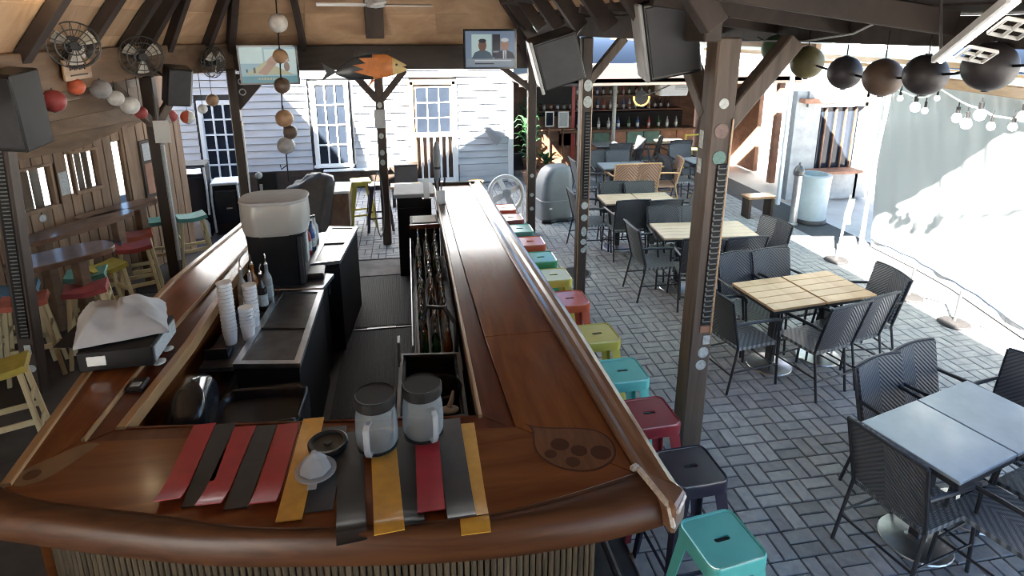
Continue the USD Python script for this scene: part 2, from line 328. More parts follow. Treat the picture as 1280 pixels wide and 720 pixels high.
# ------------------------------------------------------------------ roof of the pavilion
EAVE = [(-3.1, -3), (1.9, -3), (1.9, 8.7), (1.72, 8.9), (-2.35, 8.9), (-3.1, 7.9)]     # ccw
def inset(d):
    P = np.array(EAVE, float); n = len(P); out = []
    for i in range(n):
        a, b, c = P[i - 1], P[i], P[(i + 1) % n]
        def nl(p, q): t = (q - p) / np.linalg.norm(q - p); return np.array([-t[1], t[0]])
        n1, n2 = nl(a, b), nl(b, c); A = np.array([n1, n2]); out.append(np.linalg.solve(A, [n1 @ b + d, n2 @ b + d]))
    return np.array(out)
Z0 = 2.90; SL = 1.3
ceil = struct('ceiling', 'underside of the open timber roof with tan deck boards between dark rafters')
steps = [-.25, .07, .28, .50, .72, .94, 1.16]
for e in range(len(EAVE)):
    if e == 0: continue
    for r in range(len(steps) - 1):
        a, b = inset(steps[r] + .004), inset(steps[r + 1] - .004)
        q = np.array([np.r_[a[e], Z0 + SL * steps[r] + .005], np.r_[a[(e + 1) % 6], Z0 + SL * steps[r] + .005], np.r_[b[(e + 1) % 6], Z0 + SL * steps[r + 1] - .005], np.r_[b[e], Z0 + SL * steps[r + 1] - .005]])
        if np.dot(q[1] - q[0], q[2] - q[3]) <= 0 or (e in (1, 2) and r < 2): continue
        cuts = {3: [.0, .31 if r % 2 else .28, .76, 1.], 1: [0, .3, .62, .8, 1.] if r % 2 else [0, .45, .7, .88, 1.], 5: [0, .2, .42, .7, 1.] if r % 2 else [0, .12, .3, .55, 1.]}.get(e, [0, 1])
        for c0, c1 in zip(cuts[:-1], cuts[1:]):
            L = lambda t: (q[0] + (q[1] - q[0]) * t, q[3] + (q[2] - q[3]) * t)
            (p0, p3), (p1, p2) = L(c0 + (.0006 if c0 else 0)), L(c1 - (.0006 if c1 < 1 else 0))
            up = np.array([0, 0, .03]); part(ceil, 'plank', loft([np.array([p0, p1, p2, p3]), np.array([p0, p1, p2, p3]) + up]), 'deck_wood')
a, b = inset(1.16), inset(1.7)
part(ceil, 'upper_deck', [loft([np.c_[a, np.full(6, Z0 + SL * 1.16)], np.c_[b, np.full(6, Z0 + SL * 1.7)]]), loft([np.c_[inset(.28), np.full(6, Z0 + SL * .28 + .04)], np.c_[b, np.full(6, Z0 + SL * 1.7 + .04)]], caps=False)], 'deck_wood')
for e in (3, 4, 5, 0):
    a, b = inset(-.25), inset(.30); i, j = e, (e + 1) % 6
    q = np.array([[*a[i], Z0 - SL * .25 + .035], [*a[j], Z0 - SL * .25 + .035], [*b[j], Z0 + SL * .30 + .035], [*b[i], Z0 + SL * .30 + .035]]); part(ceil, 'underlay', loft([q, q + [0, 0, .02]]), 'deck_wood')
def rafter(p, nrm, d0=-.12, d1=1.6, w=.10, h=.14):
    p = np.array(p, float); nrm = np.array(nrm, float)
    A = np.r_[p + nrm * d0, Z0 + SL * d0 - .10]; B = np.r_[p + nrm * d1, Z0 + SL * d1 - .10]
    part(ceil, 'rafter', bar(A, B, w, h, .006), 'rafter_wood')
for y in (4.72, 5.60, 6.55, 7.40): rafter((-3.1, y), (1, 0), w=.13, h=.10)
for y in (3.2, 4.1, 4.98, 5.85, 6.72, 7.6, 8.35): rafter((1.9, y), (-1, 0), d0=.22)
for x in (-1.38,): rafter((x, 8.9), (0, -1), w=.07)
for t in (.30, .72): rafter(np.array(EAVE[5]) * t + np.array(EAVE[4]) * (1 - t), (.8, -.6), w=.07)
ins0, ins1 = inset(-.1), inset(1.6)
for k in (2, 3, 4, 5):
    part(ceil, 'hip_rafter', bar(np.r_[ins0[k], Z0 - SL * .1 - .12], np.r_[ins1[k], Z0 + SL * 1.6 - .12], .09, .18, .006), 'rafter_wood')
part(ceil, 'king_post', bar((-.40, 8.62, 2.95), (-.40, 8.50, 3.9), .24, .16, .01), 'dark_wood', 'dark hanging post on the end wall of the roof')

def beam(p, q, w, h, m, label): 
    o = struct('trim_' + str(len([1 for k in _used if k[0] == '/World' and k[1].startswith('trim_')]) + 1), label); part(o, 'timber', bar(p, q, w, h, .01), m); return o
beam((-3.1, -3, 2.70), (-3.1, 7.86, 2.70), .12, .36, 'beam_wood', 'weathered brown eave beam above the high tables')
beam((-3.1, 7.86, 2.70), (-2.32, 8.92, 2.70), .12, .36, 'beam_wood', 'short brown corner beam behind the wall fans')
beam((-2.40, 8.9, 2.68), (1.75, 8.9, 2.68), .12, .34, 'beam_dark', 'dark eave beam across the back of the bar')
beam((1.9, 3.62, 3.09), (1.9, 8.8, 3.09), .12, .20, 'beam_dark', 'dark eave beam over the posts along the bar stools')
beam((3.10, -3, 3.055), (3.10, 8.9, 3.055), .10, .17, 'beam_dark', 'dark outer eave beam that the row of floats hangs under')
lean = struct('ceiling', 'dark boarded underside of the lean-to roof over the bar stools')
for k in range(5):
    x0, x1 = (1.3 if k == 0 else 1.55 + k * .33), 1.55 + (k + 1) * .33 + .006; zz = lambda x, k=k: 3.36 - (x - 1.55) * .13 + .012 * (k % 2)
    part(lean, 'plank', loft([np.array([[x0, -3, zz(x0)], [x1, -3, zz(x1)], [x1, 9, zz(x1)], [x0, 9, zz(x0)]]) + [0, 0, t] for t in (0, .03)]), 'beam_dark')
for y in (1.5, 3.05, 3.9, 4.75, 5.6, 6.45, 7.3, 8.15):
    part(lean, 'rafter', bar((1.6, y, 3.285), (3.05, y, 3.10), .06, .14, .005), 'rafter_wood')

# ------------------------------------------------------------------ plank wall on the left, its windows and the low ceiling before it
WO, WD, WN = np.array([-4.6, 5.5]), np.array([math.sin(.42), math.cos(.42)]), np.array([math.cos(.42), -math.sin(.42)])
def wp(s, z, n=0.): q = WO + WD * s + WN * n; return np.array([q[0], q[1], z])
def wbox(s0, s1, z0, z1, n0, n1, b=.004):
    c = (wp(s0, z0, n0) + wp(s1, z1, n1)) / 2
    return bx(s1 - s0, abs(n1 - n0), z1 - z0, c, b, rz=PI / 2 - .42)
wl = struct('wall_left', 'brown vertical plank wall with two slatted windows')
OPEN = [(1.39, 1.79, 1.20, 1.65), (2.05, 2.36, 1.27, 1.72), (2.585, 2.725, .95, 1.76)]
s = -1.2; w = .122
while s < 3.6:
    cutp = [(o[2], o[3]) for o in OPEN if s + w > o[0] + .03 and s < o[1] - .03]
    z = 0.
    for z0, z1 in cutp + [(1.95, 1.95)]:
        if z0 - z > .03: part(wl, 'plank', wbox(s + .004, s + w - .004, z, z0, -.012, .014 + rng.uniform(-.003, .003)), 'plank_wood')
        z = z1
    s += w
part(wl, 'planking', [wbox(-9.5, -1.2, 0, 1.95, -.01, .015)], 'plank_wood')
part(wl, 'backing_rail', [wbox(-9.5, 1.38, 0, 4.2, -.09, -.06), wbox(2.75, 3.6, 0, 4.2, -.09, -.06), wbox(1.38, 2.75, 1.8, 4.2, -.09, -.06), wbox(1.38, 2.75, 0, .6, -.09, -.06), wbox(1.38, 2.5, .6, 1.18, -.09, -.06), wbox(1.80, 2.04, 1.1, 1.85, -.09, -.06), wbox(2.37, 2.52, .6, 1.85, -.09, -.06)], 'plank_wood')
for n_, o in enumerate(OPEN[:2]):
    win = struct(f'window_{n_ + 1}', ('plank wall window nearer the corner post with bright gaps between slats', 'plank wall window further along with bright gaps between slats')[n_])
    s0, s1, z0, z1 = o
    part(win, 'window_frame', [wbox(s0 - .02, s1 + .02, z0 - .03, z0 + .012, -.03, .035), wbox(s0 - .02, s1 + .02, z1 - .012, z1 + .02, -.03, .03), wbox(s0 - .02, s0 + .012, z0, z1, -.03, .03), wbox(s1 - .012, s1 + .02, z0, z1, -.03, .03)], 'plank_wood')
    for t in ((.26, .50), (.54, .78)):
        part(win, 'slat', wbox(s0 + (s1 - s0) * t[0], s0 + (s1 - s0) * t[1], z0, z1, -.055, -.04), 'plank_wood')
    part(win, 'pane', wbox(s0, s1, z0, z1, -.03, -.026, .001), 'pane')
part(wl, 'corner_board', [wbox(2.745, 2.83, 0, 1.95, -.02, .03)], 'plank_wood')
wf = struct('wall_front', 'added unseen plank wall closing the pavilion behind the camera to cut front light')  # unseen wall added to keep front light out of the bar
for k in range(17): part(wf, 'plank', bx(.296, .04, 3.0, (-3.0 + k * .30, -3.0, 1.5)), 'plank_wood')
nb_ = struct('wall_left', 'neighbouring building standing beyond the plank wall'); part(nb_, 'wall', bx(2.8, 6.6, 5.7, (-6.6, 5.2, 2.85)), 'plank_wood')
sof = struct('ceiling', 'sloping brown board soffit over the high tables')
for k in range(3):
    t0, t1 = k / 3 - .012, (k + 1) / 3 + .004
    pts = []
    for y, s_ in ((-3, -9), (8.3, 3.2)):
        A = np.array([-3.17, y, 2.40]); B = wp(s_, 1.74, -.06)
        pts.append((A + (B - A) * t0, A + (B - A) * t1))
    q = np.array([pts[0][0], pts[0][1], pts[1][1], pts[1][0]]); q = q + [0, 0, .012 * (k % 2)]; part(sof, 'plank', loft([q, q + [0, 0, .03]]), 'beam_wood')
part(sof, 'ledger', bar((-3.20, -3, 2.46), (-3.20, 8.0, 2.46), .05, .10), 'beam_wood')

# ------------------------------------------------------------------ white clapboard house at the back
WY = 12.0
wb = struct('wall_back', 'white clapboard house wall behind the bar with dark boarding at its foot')
HOLES = [(-1.88, -1.06, .38, 2.16), (.02, .95, .0, 2.10), (-3.9, -3.12, .20, 1.80)]
z = .40; pitch = .135
while z < 2.75:
    segs = [(-4.9, 2.02)]
    for x0, x1, z0, z1 in HOLES:
        if z + pitch > z0 + .02 and z < z1 - .02:
            segs = [t for a, b in segs for t in ((a, min(b, x0)), (max(a, x1), b)) if t[1] - t[0] > .02]
    for a, b in segs:
        g = np.array([[a, WY - .040, z + .009], [b, WY - .040, z + .009], [b, WY - .008, z + pitch - .003], [a, WY - .008, z + pitch - .003]])
        part(wb, 'clapboard', loft([g, g + [0, .02, 0]]), 'siding_grey')
    z += pitch
z = .02
while z < .40:
    for a, b in ((-4.9, -3.92), (-3.1, -1.0), (-1.0, .0), (.97, 2.02)):
        mt = 'siding_grey' if a > .5 else 'dark_wood'
        part(wb, 'clapboard' if a > .5 else 'skirt_board', bx(b - a - .006, .03, .124, ((a + b) / 2, WY - .018, z + .062), .005), mt)
    z += .127
part(wb, 'sheathing', [bx(6.9, .12, 2.76, (-1.44, WY + .07, 1.38))], 'charcoal'); part(wb, 'upper_wall', bx(6.9, .14, 1.5, (-1.44, WY + .06, 3.5)), 'siding_grey')
part(wb, 'corner_board', bx(.11, .13, 3.6, (2.03, WY + .02, 1.8)), 'white_paint')
part(wb, 'side_wall', bx(.1, 3.6, 3.6, (2.03, WY + 1.9, 1.8)), 'siding_grey')
def window_at(n, x0, x1, z0, z1, cols, rows, label, mt='white_paint', y=WY, cas=.07):
    w = struct(f'window_{n}', label)
    xm, zm = (x0 + x1) / 2, (z0 + z1) / 2
    part(w, 'casing', [bx(cas, .06, z1 - z0 + 2 * cas, (x0 - cas / 2, y - .02, zm)), bx(cas, .06, z1 - z0 + 2 * cas, (x1 + cas / 2, y - .02, zm)), bx(x1 - x0 + .02, .06, cas, (xm, y - .02, z1 + cas / 2)), bx(x1 - x0 + 2 * cas + .06, .10, .045, (xm, y - .04, z0 - .03))], mt)
    cw, ch, g = (x1 - x0) / cols, (z1 - z0) / rows, .016
    for i in range(cols + 1): part(w, 'muntin', bx(2 * g, .03, z1 - z0, (x0 + i * cw, y - .015, zm)), mt)
    for j in range(rows + 1): part(w, 'muntin', bx(x1 - x0, .032, 2 * g, (xm, y - .015, z0 + j * ch)), mt)
    for i in range(cols):
        for j in range(rows): part(w, 'pane', bx(cw - 2 * g, .008, ch - 2 * g, (x0 + (i + .5) * cw, y - .004, z0 + (j + .5) * ch), .001), 'dark_glass')
    return w
window_at(3, -1.75, -1.19, .50, 2.05, 3, 4, 'tall white sash window of twelve panes in the clapboard wall')
window_at(4, -3.78, -3.22, .28, 1.72, 3, 5, 'grey white sash window behind the arcade machines', 'blue_white')
part(wb, 'ledge', bx(1.25, .16, .03, (-1.05, WY - .1, .40)), 'blue_white', 'pale ledge under the tall window')
dr = struct('door_1', 'white framed doorway with glazed upper door and a picket gate before it')
part(dr, 'casing', [bx(.09, .07, 2.06, (.06, WY - .025, 1.05)), bx(.88, .07, .08, (.48, WY - .025, 2.06))], 'trim_wood', 'tan side and head casing')
part(dr, 'casing', bx(.10, .07, 2.06, (.90, WY - .025, 1.05)), 'white_paint')
part(dr, 'door_leaf', [bx(.74, .04, 2.0, (.48, WY + .0, 1.0))], 'dark_wood', 'dark door behind the gate')
for i in range(3):
    for j in range(3): part(dr, 'pane', bx(.205, .01, .27, (.255 + i * .225, WY - .026, 1.22 + j * .30), .002), 'dark_glass')
part(dr, 'muntin', [bx(.025, .02, .95, (.143 + i * .225, WY - .028, 1.51)) for i in range(4)] + [bx(.72, .022, .03, (.48, WY - .028, 1.07 + j * .30)) for j in range(4)], 'white_paint')
gt = thing('picket_gate', 'white picket gate standing before the glazed door of the clapboard house', 'gate', (.48, WY - .12, 0))
part(gt, 'top_rail', bx(.80, .05, .05, (0, 0, 1.03)), 'white_paint'); part(gt, 'bottom_rail', bx(.80, .05, .09, (0, 0, .12)), 'white_paint')
for i in range(7): part(gt, 'picket', bx(.040, .03, .92, (-.375 + i * .125, 0, .58)), 'white_paint' if i else 'trim_wood')

# ------------------------------------------------------------------ far bar, right hand buildings, curtain and canopy
fb = struct('wall_far', 'dark timber back wall and roof of the second bar across the patio')
for k in range(12): part(fb, 'plank', bx(.425, .06, 2.2, (2.5 + k * .43, 14.9, 1.1)), 'farbar_wood')
part(fb, 'roof_deck', [bx(5.6, 4.5, .08, (4.8, 13.05, 2.14)), bx(5.6, .10, .14, (4.8, 10.85, 2.12))], 'beam_dark')
part(fb, 'side_wall', [bx(.1, 3.0, 2.1, (7.55, 13.5, 1.05))], 'tan_brick')
part(fb, 'post', bx(.12, .12, 2.1, (7.3, 11.0, 1.05)), 'tan_brick'); part(fb, 'post', bx(.10, .10, 2.1, (2.25, 14.6, 1.05)), 'farbar_wood')
wr = struct('wall_right', 'white sunlit building at the far right of the patio')
part(wr, 'wall', [bx(9, .2, 4.2, (13.0, 17.5, 2.1)), bx(.2, 6, 3.6, (9.4, 15.2, 1.8))], 'white_paint')
mat('kiosk_grey', (.34, .35, .35), .6, var=.15)
kb = struct('wall_right', 'grey kiosk wall with a dark serving window beyond the bin')
part(kb, 'wall', [bx(.22, .14, 2.0, (8.25, 9.75, 1.0)), bx(1.2, .14, .5, (7.6, 9.75, .25)), bx(1.2, .14, .28, (7.6, 9.75, 1.86)), bx(.5, .14, 2.0, (7.05, 9.80, 1.0)), bx(.14, 2.4, 2.0, (8.35, 10.9, 1.0))], 'kiosk_grey')
part(kb, 'window_opening', bx(.74, .05, 1.2, (7.72, 9.80, 1.1)), 'dark_glass')
for i in range(4): part(kb, 'window_bar', bx(.03, .04, 1.2, (7.42 + i * .2, 9.74, 1.1)), 'farbar_wood')
part(kb, 'head_board', bx(1.5, .18, .08, (7.6, 9.66, 1.84)), 'tan_brick'); part(kb, 'counter', bx(.95, .34, .05, (7.6, 9.58, .56)), 'tan_brick')
curb = struct('curb', 'low dark brick curb under the plastic curtain')
CB = np.array([(5.75, 2.6), (5.95, 3.9), (6.09, 4.6), (6.24, 5.15), (6.42, 5.8), (6.50, 6.4), (6.55, 7.3)])
for (x0, y0), (x1, y1) in zip(CB[:-1], CB[1:]):
    L = math.hypot(x1 - x0, y1 - y0); nb = max(1, int(L / .21))
    for k in range(nb):
        t = (k + .5) / nb; part(curb, 'brick', bx(L / nb - .008, .10, .10, (x0 + (x1 - x0) * t + .06, y0 + (y1 - y0) * t, .05), .006, rz=math.atan2(y1 - y0, x1 - x0)), 'brick')
def curtain_grid():
    P = np.array([CB[0] * 1.0] + list(CB)); d = np.r_[0, np.cumsum(np.linalg.norm(np.diff(CB, axis=0), axis=1))]
    na, nz = 120, 18; g = np.zeros((na, nz, 3))
    for i in range(na):
        t = i / (na - 1) * d[-1]; x = np.interp(t, d, CB[:, 0]); y = np.interp(t, d, CB[:, 1])
        for j in range(nz):
            z = .13 + 2.26 * j / (nz - 1); far = np.clip((t / d[-1] - .45) / .55, 0, 1)
            fold = .035 * math.sin(t * 16 + (2.4 - z) * 3.0) * (.25 + far) * (.4 + .6 * z / 2.4) + .02 * math.sin(t * 5 + z)
            g[i, j] = (x + fold - .10 * (z / 2.4), y, z)
    return g
solo('plastic_curtain', sheet(curtain_grid(), .003), 'curtain_film', 'translucent grey plastic weather curtain hanging along the patio edge', 'curtain', smooth=True)
hb = struct('trim_20', 'tan timber gutter beam along the top of the plastic curtain')
part(hb, 'timber', bar((5.55, 2.6, 2.46), (6.42, 7.4, 2.46), .12, .12, .01), 'trim_wood'); part(hb, 'gutter', bar((5.47, 2.6, 2.57), (6.34, 7.4, 2.57), .10, .06, .01), 'blue_white')
for y, x in ((7.35, 6.45), (2.7, 5.6)): part(hb, 'post', bx(.045, .045, 2.45, (x, y, 1.22)), 'white_paint')
cn = struct('ceiling', 'translucent green white corrugated canopy panels beside the pavilion')
for k in range(9):
    y0, y1 = 4.55 + k * .56, 4.55 + (k + 1) * .56 + .03; g = np.zeros((5, 15, 3))
    for i in range(5):
        for j in range(15):
            g[i, j] = (3.25 + 3.3 * i / 4, y0 + (y1 - y0) * j / 14, 2.98 - .36 * i / 4 + .012 * math.sin(j * 2.1) + .012 * (k % 2))
    part(cn, 'panel', sheet(g, .003), 'roof_film')
for x, z in ((3.28, 2.93), (4.9, 2.75), (6.5, 2.57)): part(cn, 'batten', bar((x, 4.5, z), (x, 9.6, z), .05, .05), 'trim_wood')
part(cn, 'post', bx(.06, .06, 2.6, (6.5, 9.5, 1.3)), 'white_paint')

# ================================================================== POSTS
def disc(c, r, n, th=.004, sx=1.):
    """flat round sticker facing direction n (horizontal)"""
    n = np.array([n[0], n[1], 0.]); n /= np.linalg.norm(n); u = np.array([-n[1], n[0], 0]); a = np.arange(18) * 2 * PI / 18
    ring = np.array(c) + r * sx * np.cos(a)[:, None] * u + r * np.sin(a)[:, None] * np.array([0, 0, 1.])
    return loft([ring, ring + n * th])
def rungs(p, x, z0, z1, w, step=.036):
    out = []; z = z0
    while z < z1:
        out += [bx(w * .8, .006, .010, (x, 0, z), .002)]
        for sx in (-1, 1): out.append(bx(w * .14, .006, .024, (x + sx * w * .42, 0, z + .008), .002))
        z += step
    return out
def post(label, x, y, w, top, z0=0, m='post_wood', lean=(0, 0)):
    t = thing('timber_post', label, 'post', (x, y, 0))
    part(t, 'shaft', bar((0, 0, z0), (lean[0], lean[1], top), w, w, .012, up=(0, 1, 0)), m)
    return t
# nearest right-hand post: lean follows the photograph
pr = post('thick weathered post with stickers and a studded strip, nearest along the bar stools', 2.0, 3.72, .165, 3.02, lean=(.03, 0))
part(pr, 'edge_strip', bar((.07, -.088, .95), (.094, -.088, 2.5), .014, .012), 'trim_wood', 'pale wood edge strip')
part(pr, 'strip', bar((.028, -.088, 1.02), (.046, -.088, 2.2), .075, .010), 'black_matte', 'dark strip of small pale studs')
part(pr, 'stud', [T(m_, (0, -.095, 0)) for z_ in [0] for m_ in [bx(.058, .006, .009, (.030 + .0155 * (z - 1.02), 0, z), .002) for z in np.arange(1.05, 2.18, .040)] + [bx(.010, .006, .022, (.030 + .0155 * (z - 1.02) + sx * .031, 0, z + .012), .002) for z in np.arange(1.05, 2.18, .040) for sx in (-1, 1)]], 'stud_grey', kind='stuff')
for z, r, mm, dx in ((.80, .042, 'sticker', .03), (.70, .040, 'sticker', .02), (2.24, .048, 'sticker_teal', .02), (2.42, .050, 'sticker_red', .02), (2.60, .034, 'sticker', .02)): part(pr, 'sticker', disc((dx, -.083, z), r, (0, -1)), mm)
part(pr, 'sticker', bx(.055, .006, .07, (.045, -.087, .90), .002), 'sticker'); part(pr, 'sticker', bx(.075, .005, .05, (.026, -.086, .985), .002), 'tan_brick')
part(pr, 'sticker', bx(.004, .05, .12, (-.085, -.02, 2.36), .001), 'sticker'); part(pr, 'sticker', bx(.004, .05, .10, (-.085, -.02, 2.18), .001), 'sticker')
part(pr, 'brace', bar((.05, 0, 2.42), (.52, 0, 3.0), .12, .12, .01, up=(0, 1, 0)), 'post_wood'); part(pr, 'brace', bar((0, .05, 2.50), (0, .55, 2.98), .10, .12, .01, up=(1, 0, 0)), 'post_wood')
p2 = post('dark post with white stickers halfway along the bar stools', 1.84, 6.17, .115, 2.99, m='dark_wood')
part(p2, 'edge_strip', [bar((.062, -.05, .9), (.062, -.05, 2.5), .010, .012), bar((-.052, -.062, .2), (-.052, -.062, 2.6), .010, .010)], 'trim_wood')
part(p2, 'strip', bx(.062, .010, .95, (.02, -.062, 1.75), .003), 'black_matte')
part(p2, 'stud', [bx(.046, .006, .008, (.02, -.069, z), .002) for z in np.arange(1.30, 2.2, .034)], 'stud_grey', kind='stuff')
for z, r, sx in ((1.20, .040, 1), (1.06, .038, 1), (.90, .055, .55), (.78, .034, 1), (.68, .030, 1), (.71, .026, 1)): part(p2, 'sticker', disc((.014 + (.03 if r < .028 else 0), -.063, z), r, (0, -1), sx=sx), 'sticker')
for z in (2.33, 2.50): part(p2, 'sticker', disc((.012, -.062, z), .062, (0, -1), sx=.75), 'sticker')
part(p2, 'brace', bar((0, 0, 2.5), (.40, 0, 2.98), .09, .10, .01, up=(0, 1, 0)), 'post_wood'); part(p2, 'brace', bar((0, 0, 2.5), (0, .48, 2.98), .08, .10, .01, up=(1, 0, 0)), 'dark_wood')
p3 = post('slim dark post by the grey domed bin, furthest of those along the bar stools', 1.80, 8.76, .125, 2.99, m='dark_wood')
part(p3, 'edge_strip', bar((-.066, -.06, .2), (-.066, -.06, 2.1), .012, .012), 'trim_wood')
for z in (.62, .40, .92): part(p3, 'sticker', disc((0, -.064, z), .030, (0, -1)), 'sticker')
part(p3, 'brace', bar((0, 0, 2.2), (-.55, 0, 2.62), .08, .12, .01, up=(0, 1, 0)), 'dark_wood')
p4 = post('dark centre post with a hose loop at the back of the bar aisle', -.39, 8.6, .115, 2.60, m='dark_wood')
part(p4, 'edge_strip', bar((.062, -.05, .02), (.062, -.05, 1.9), .010, .012), 'trim_wood'); part(p4, 'notice', bx(.15, .008, .26, (-.005, -.062, 1.86), .002), 'label_grey', 'grey notice board')
for z in (2.05, 1.62, 1.38, 1.24): part(p4, 'sticker', disc((0, -.061, z), .042, (0, -1), sx=.8), 'sticker')
part(p4, 'hose', tube([(-.08 + .06 * math.sin(t * 6.28), -.075, .62 + .48 * math.cos(t * 6.28)) for t in np.linspace(0, 1, 24)], .008, 6), 'grey_plastic', 'grey hose loop')
for sx in (-1, 1): part(p4, 'brace', bar((sx * .03, 0, 2.12), (sx * .36, 0, 2.52), .09, .12, .01, up=(0, 1, 0)), 'dark_wood')
p5 = post('dark post with a grooved strip before the nearest high table', -3.30, 5.28, .135, 2.53, m='dark_wood', lean=(.16, 0))
part(p5, 'strip', bar((.035, -.075, .55), (.14, -.075, 2.2), .080, .010), 'black_matte')
part(p5, 'stud', [bx(.056, .006, .010, (.012 + .0635 * z, -.083, z), .002) for z in np.arange(.58, 2.18, .032)], 'stud_grey', kind='stuff')
part(p5, 'sticker', bx(.05, .006, .09, (.045, -.080, .45), .002), 'sticker'); part(p5, 'sticker', disc((.04, -.073, .27), .035, (0, -1)), 'label_grey')
p6 = post('dark post with a white paper notice and a pale pipe by the high tables', -3.02, 7.82, .135, 2.53, m='dark_wood')
part(p6, 'notice', bx(.175, .008, .27, (.105, -.075, 1.88), .002), 'paper', 'white paper notice'); part(p6, 'pipe', tube([(.085, -.07, 1.72), (.085, -.07, .25)], .026, 8), 'label_grey', 'pale grey pipe')
part(p6, 'brace', bar((0, 0, 1.95), (-.18, -.62, 2.56), .08, .10, .01), 'post_wood'); part(p6, 'brace', bar((.02, 0, 1.95), (.32, .40, 2.55), .08, .10, .01), 'post_wood')
p7 = post('dark corner post with a white pipe below the beach television', -2.33, 8.78, .12, 2.55, m='dark_wood')
part(p7, 'pipe', tube([(.075, -.05, .7), (.075, -.05, 1.85)], .014, 8), 'white_plastic', 'white pipe')
part(p7, 'bracket', ext([(.0, .0), (.50, 0.), (.0, .55)], -.02, .02) and T(ext([(0, 0), (.46, .50), (0, .50)], -.02, .02), (.05, 0, 1.98), rx=PI / 2), 'beam_dark', 'triangular lattice brace')
for q in ((.10, 2.38), (.22, 2.40), (.10, 2.24)): part(p7, 'ring', T(trimesh.creation.torus(.04, .008, major_sections=14, minor_sections=6), (q[0] + .02, -.03, q[1]), rx=PI / 2), 'label_grey')

# ================================================================== THE BAR
def pl_(pts, y): return float(np.interp(y, [p[1] for p in pts], [p[0] for p in pts]))
RI = [(.962, 2.20), (.90, 3.55), (.81, 5.4), (.735, 7.65)]
RO = [(1.105, 2.05), (1.075, 3.7), (.99, 5.6), (.895, 7.72)]
RG = [(.473, 2.635), (.425, 3.8), (.398, 5.5), (.375, 7.65)]
RIN = [(.318, 2.77), (.312, 5.4), (.300, 7.65)]
FI = np.array([(-1.86, 2.60), (-1.48, 2.42), (-1.095, 2.30), (-.744, 2.175), (-.25, 2.095), (.219, 2.07), (.60, 2.12), (.975, 2.205)])
FO = np.array([(-1.80, 2.42), (-1.50, 2.32), (-1.22, 2.23), (-.82, 2.12), (-.42, 2.05), (.05, 1.985), (.54, 1.965), (1.01, 2.01)])
brc = thing('bar_counter', 'large U-shaped varnished wooden bar counter with a rounded arm rail', 'bar counter')
def rail(inner, outer, prof, n=60):
    out = []
    I, O = np.array(inner, float), np.array(outer, float)
    for t in np.linspace(0, 1, n):
        k = t * (len(I) - 1); a = np.array([np.interp(k, range(len(I)), I[:, i]) for i in (0, 1)]); b = np.array([np.interp(k, range(len(O)), O[:, i]) for i in (0, 1)])
        out.append(np.array([[*(a + (b - a) * s), z] for s, z in prof]))
    return loft(out)
def smooth_curve(P, n=40):
    from scipy.interpolate import CubicSpline
    P = np.array(P, float); t = np.r_[0, np.cumsum(np.linalg.norm(np.diff(P, axis=0), axis=1))]
    return CubicSpline(t, P)(np.linspace(0, t[-1], n))
FIs, FOs = smooth_curve(FI), smooth_curve(FO)
ys = [2.63, 3.585]; ys2 = [3.592, 5.0, 6.3, 7.65]
part(brc, 'countertop', slab([(pl_(RG, 2.64), 2.64), (.955, 2.215), (pl_(RI, 3.0), 3.0), (pl_(RI, 3.585), 3.585), (pl_(RG, 3.585), 3.585)], 1.06, 1.10, .002), 'bar_wood')
part(brc, 'countertop', slab([(pl_(RG, y), y) for y in ys2[::-1]] + [(pl_(RI, y), y) for y in ys2], 1.06, 1.10, .002), 'bar_wood')
fr = [(-1.64, 2.86), (-1.66, 2.888), (.473, 2.635)]
part(brc, 'countertop', slab([(-1.67, 2.885), (-1.845, 2.605)] + [tuple(p) for p in FIs[2:-2]] + [(.955, 2.21), (.473, 2.630)], 1.06, 1.10, .002), 'bar_wood_x')
part(brc, 'countertop', slab([(-1.86, 2.61), (-1.675, 2.895), (-1.668, 3.9), (-1.60, 5.0), (-1.53, 6.4), (-1.76, 6.4), (-1.93, 4.9), (-1.94, 3.6)], 1.06, 1.10, .002), 'bar_wood')
part(brc, 'drip_gutter', [slab([(pl_(RIN, y), y) for y in (7.65, 5.4, 2.78)] + [(pl_(RG, y), y) for y in (2.64, 3.8, 5.5, 7.65)], 1.045, 1.078, .002)], 'gutter_wood', 'lower red-brown drip gutter')
part(brc, 'drip_gutter', [slab([(-1.545, 2.985), (-1.66, 2.893), (.468, 2.642), (.315, 2.775)], 1.045, 1.0785, .002)], 'gutter_wood', 'lower red-brown drip gutter')
part(brc, 'drip_gutter', [slab([(-1.55, 2.99), (-1.50, 3.87), (-1.51, 4.9), (-1.43, 6.38), (-1.53, 6.38), (-1.60, 5.0), (-1.662, 3.9), (-1.662, 2.91)], 1.045, 1.078, .002)], 'gutter_wood', 'lower red-brown drip gutter')
def strip_along(pts, w, z0, z1, side=1):
    P = np.array(pts, float); d = np.gradient(P, axis=0); d /= np.linalg.norm(d, axis=1)[:, None]; nn = np.c_[-d[:, 1], d[:, 0]] * side
    return loft([np.array([[*(p), z0], [*(p + q * w), z0], [*(p + q * w), z1 - .004], [*(p + q * (w - .004)), z1], [*(p + q * .004), z1], [*p, z1 - .004]]) for p, q in zip(P, nn)])
part(brc, 'inner_trim', strip_along([(.314, 2.765), (.312, 4.0), (.308, 5.4), (.298, 7.65)], .020, 1.02, 1.10, 1), 'trim_wood', 'pale wood edging')
part(brc, 'inner_trim', strip_along([(-1.545, 2.985), (-.6, 2.874), (.314, 2.765)], .014, 1.02, 1.088, 1), 'gutter_wood')
part(brc, 'inner_trim', strip_along([(-1.50, 2.98), (-1.455, 3.87), (-1.465, 4.9), (-1.385, 6.38)], .052, 1.02, 1.095, 1), 'trim_wood', 'pale wood edging')
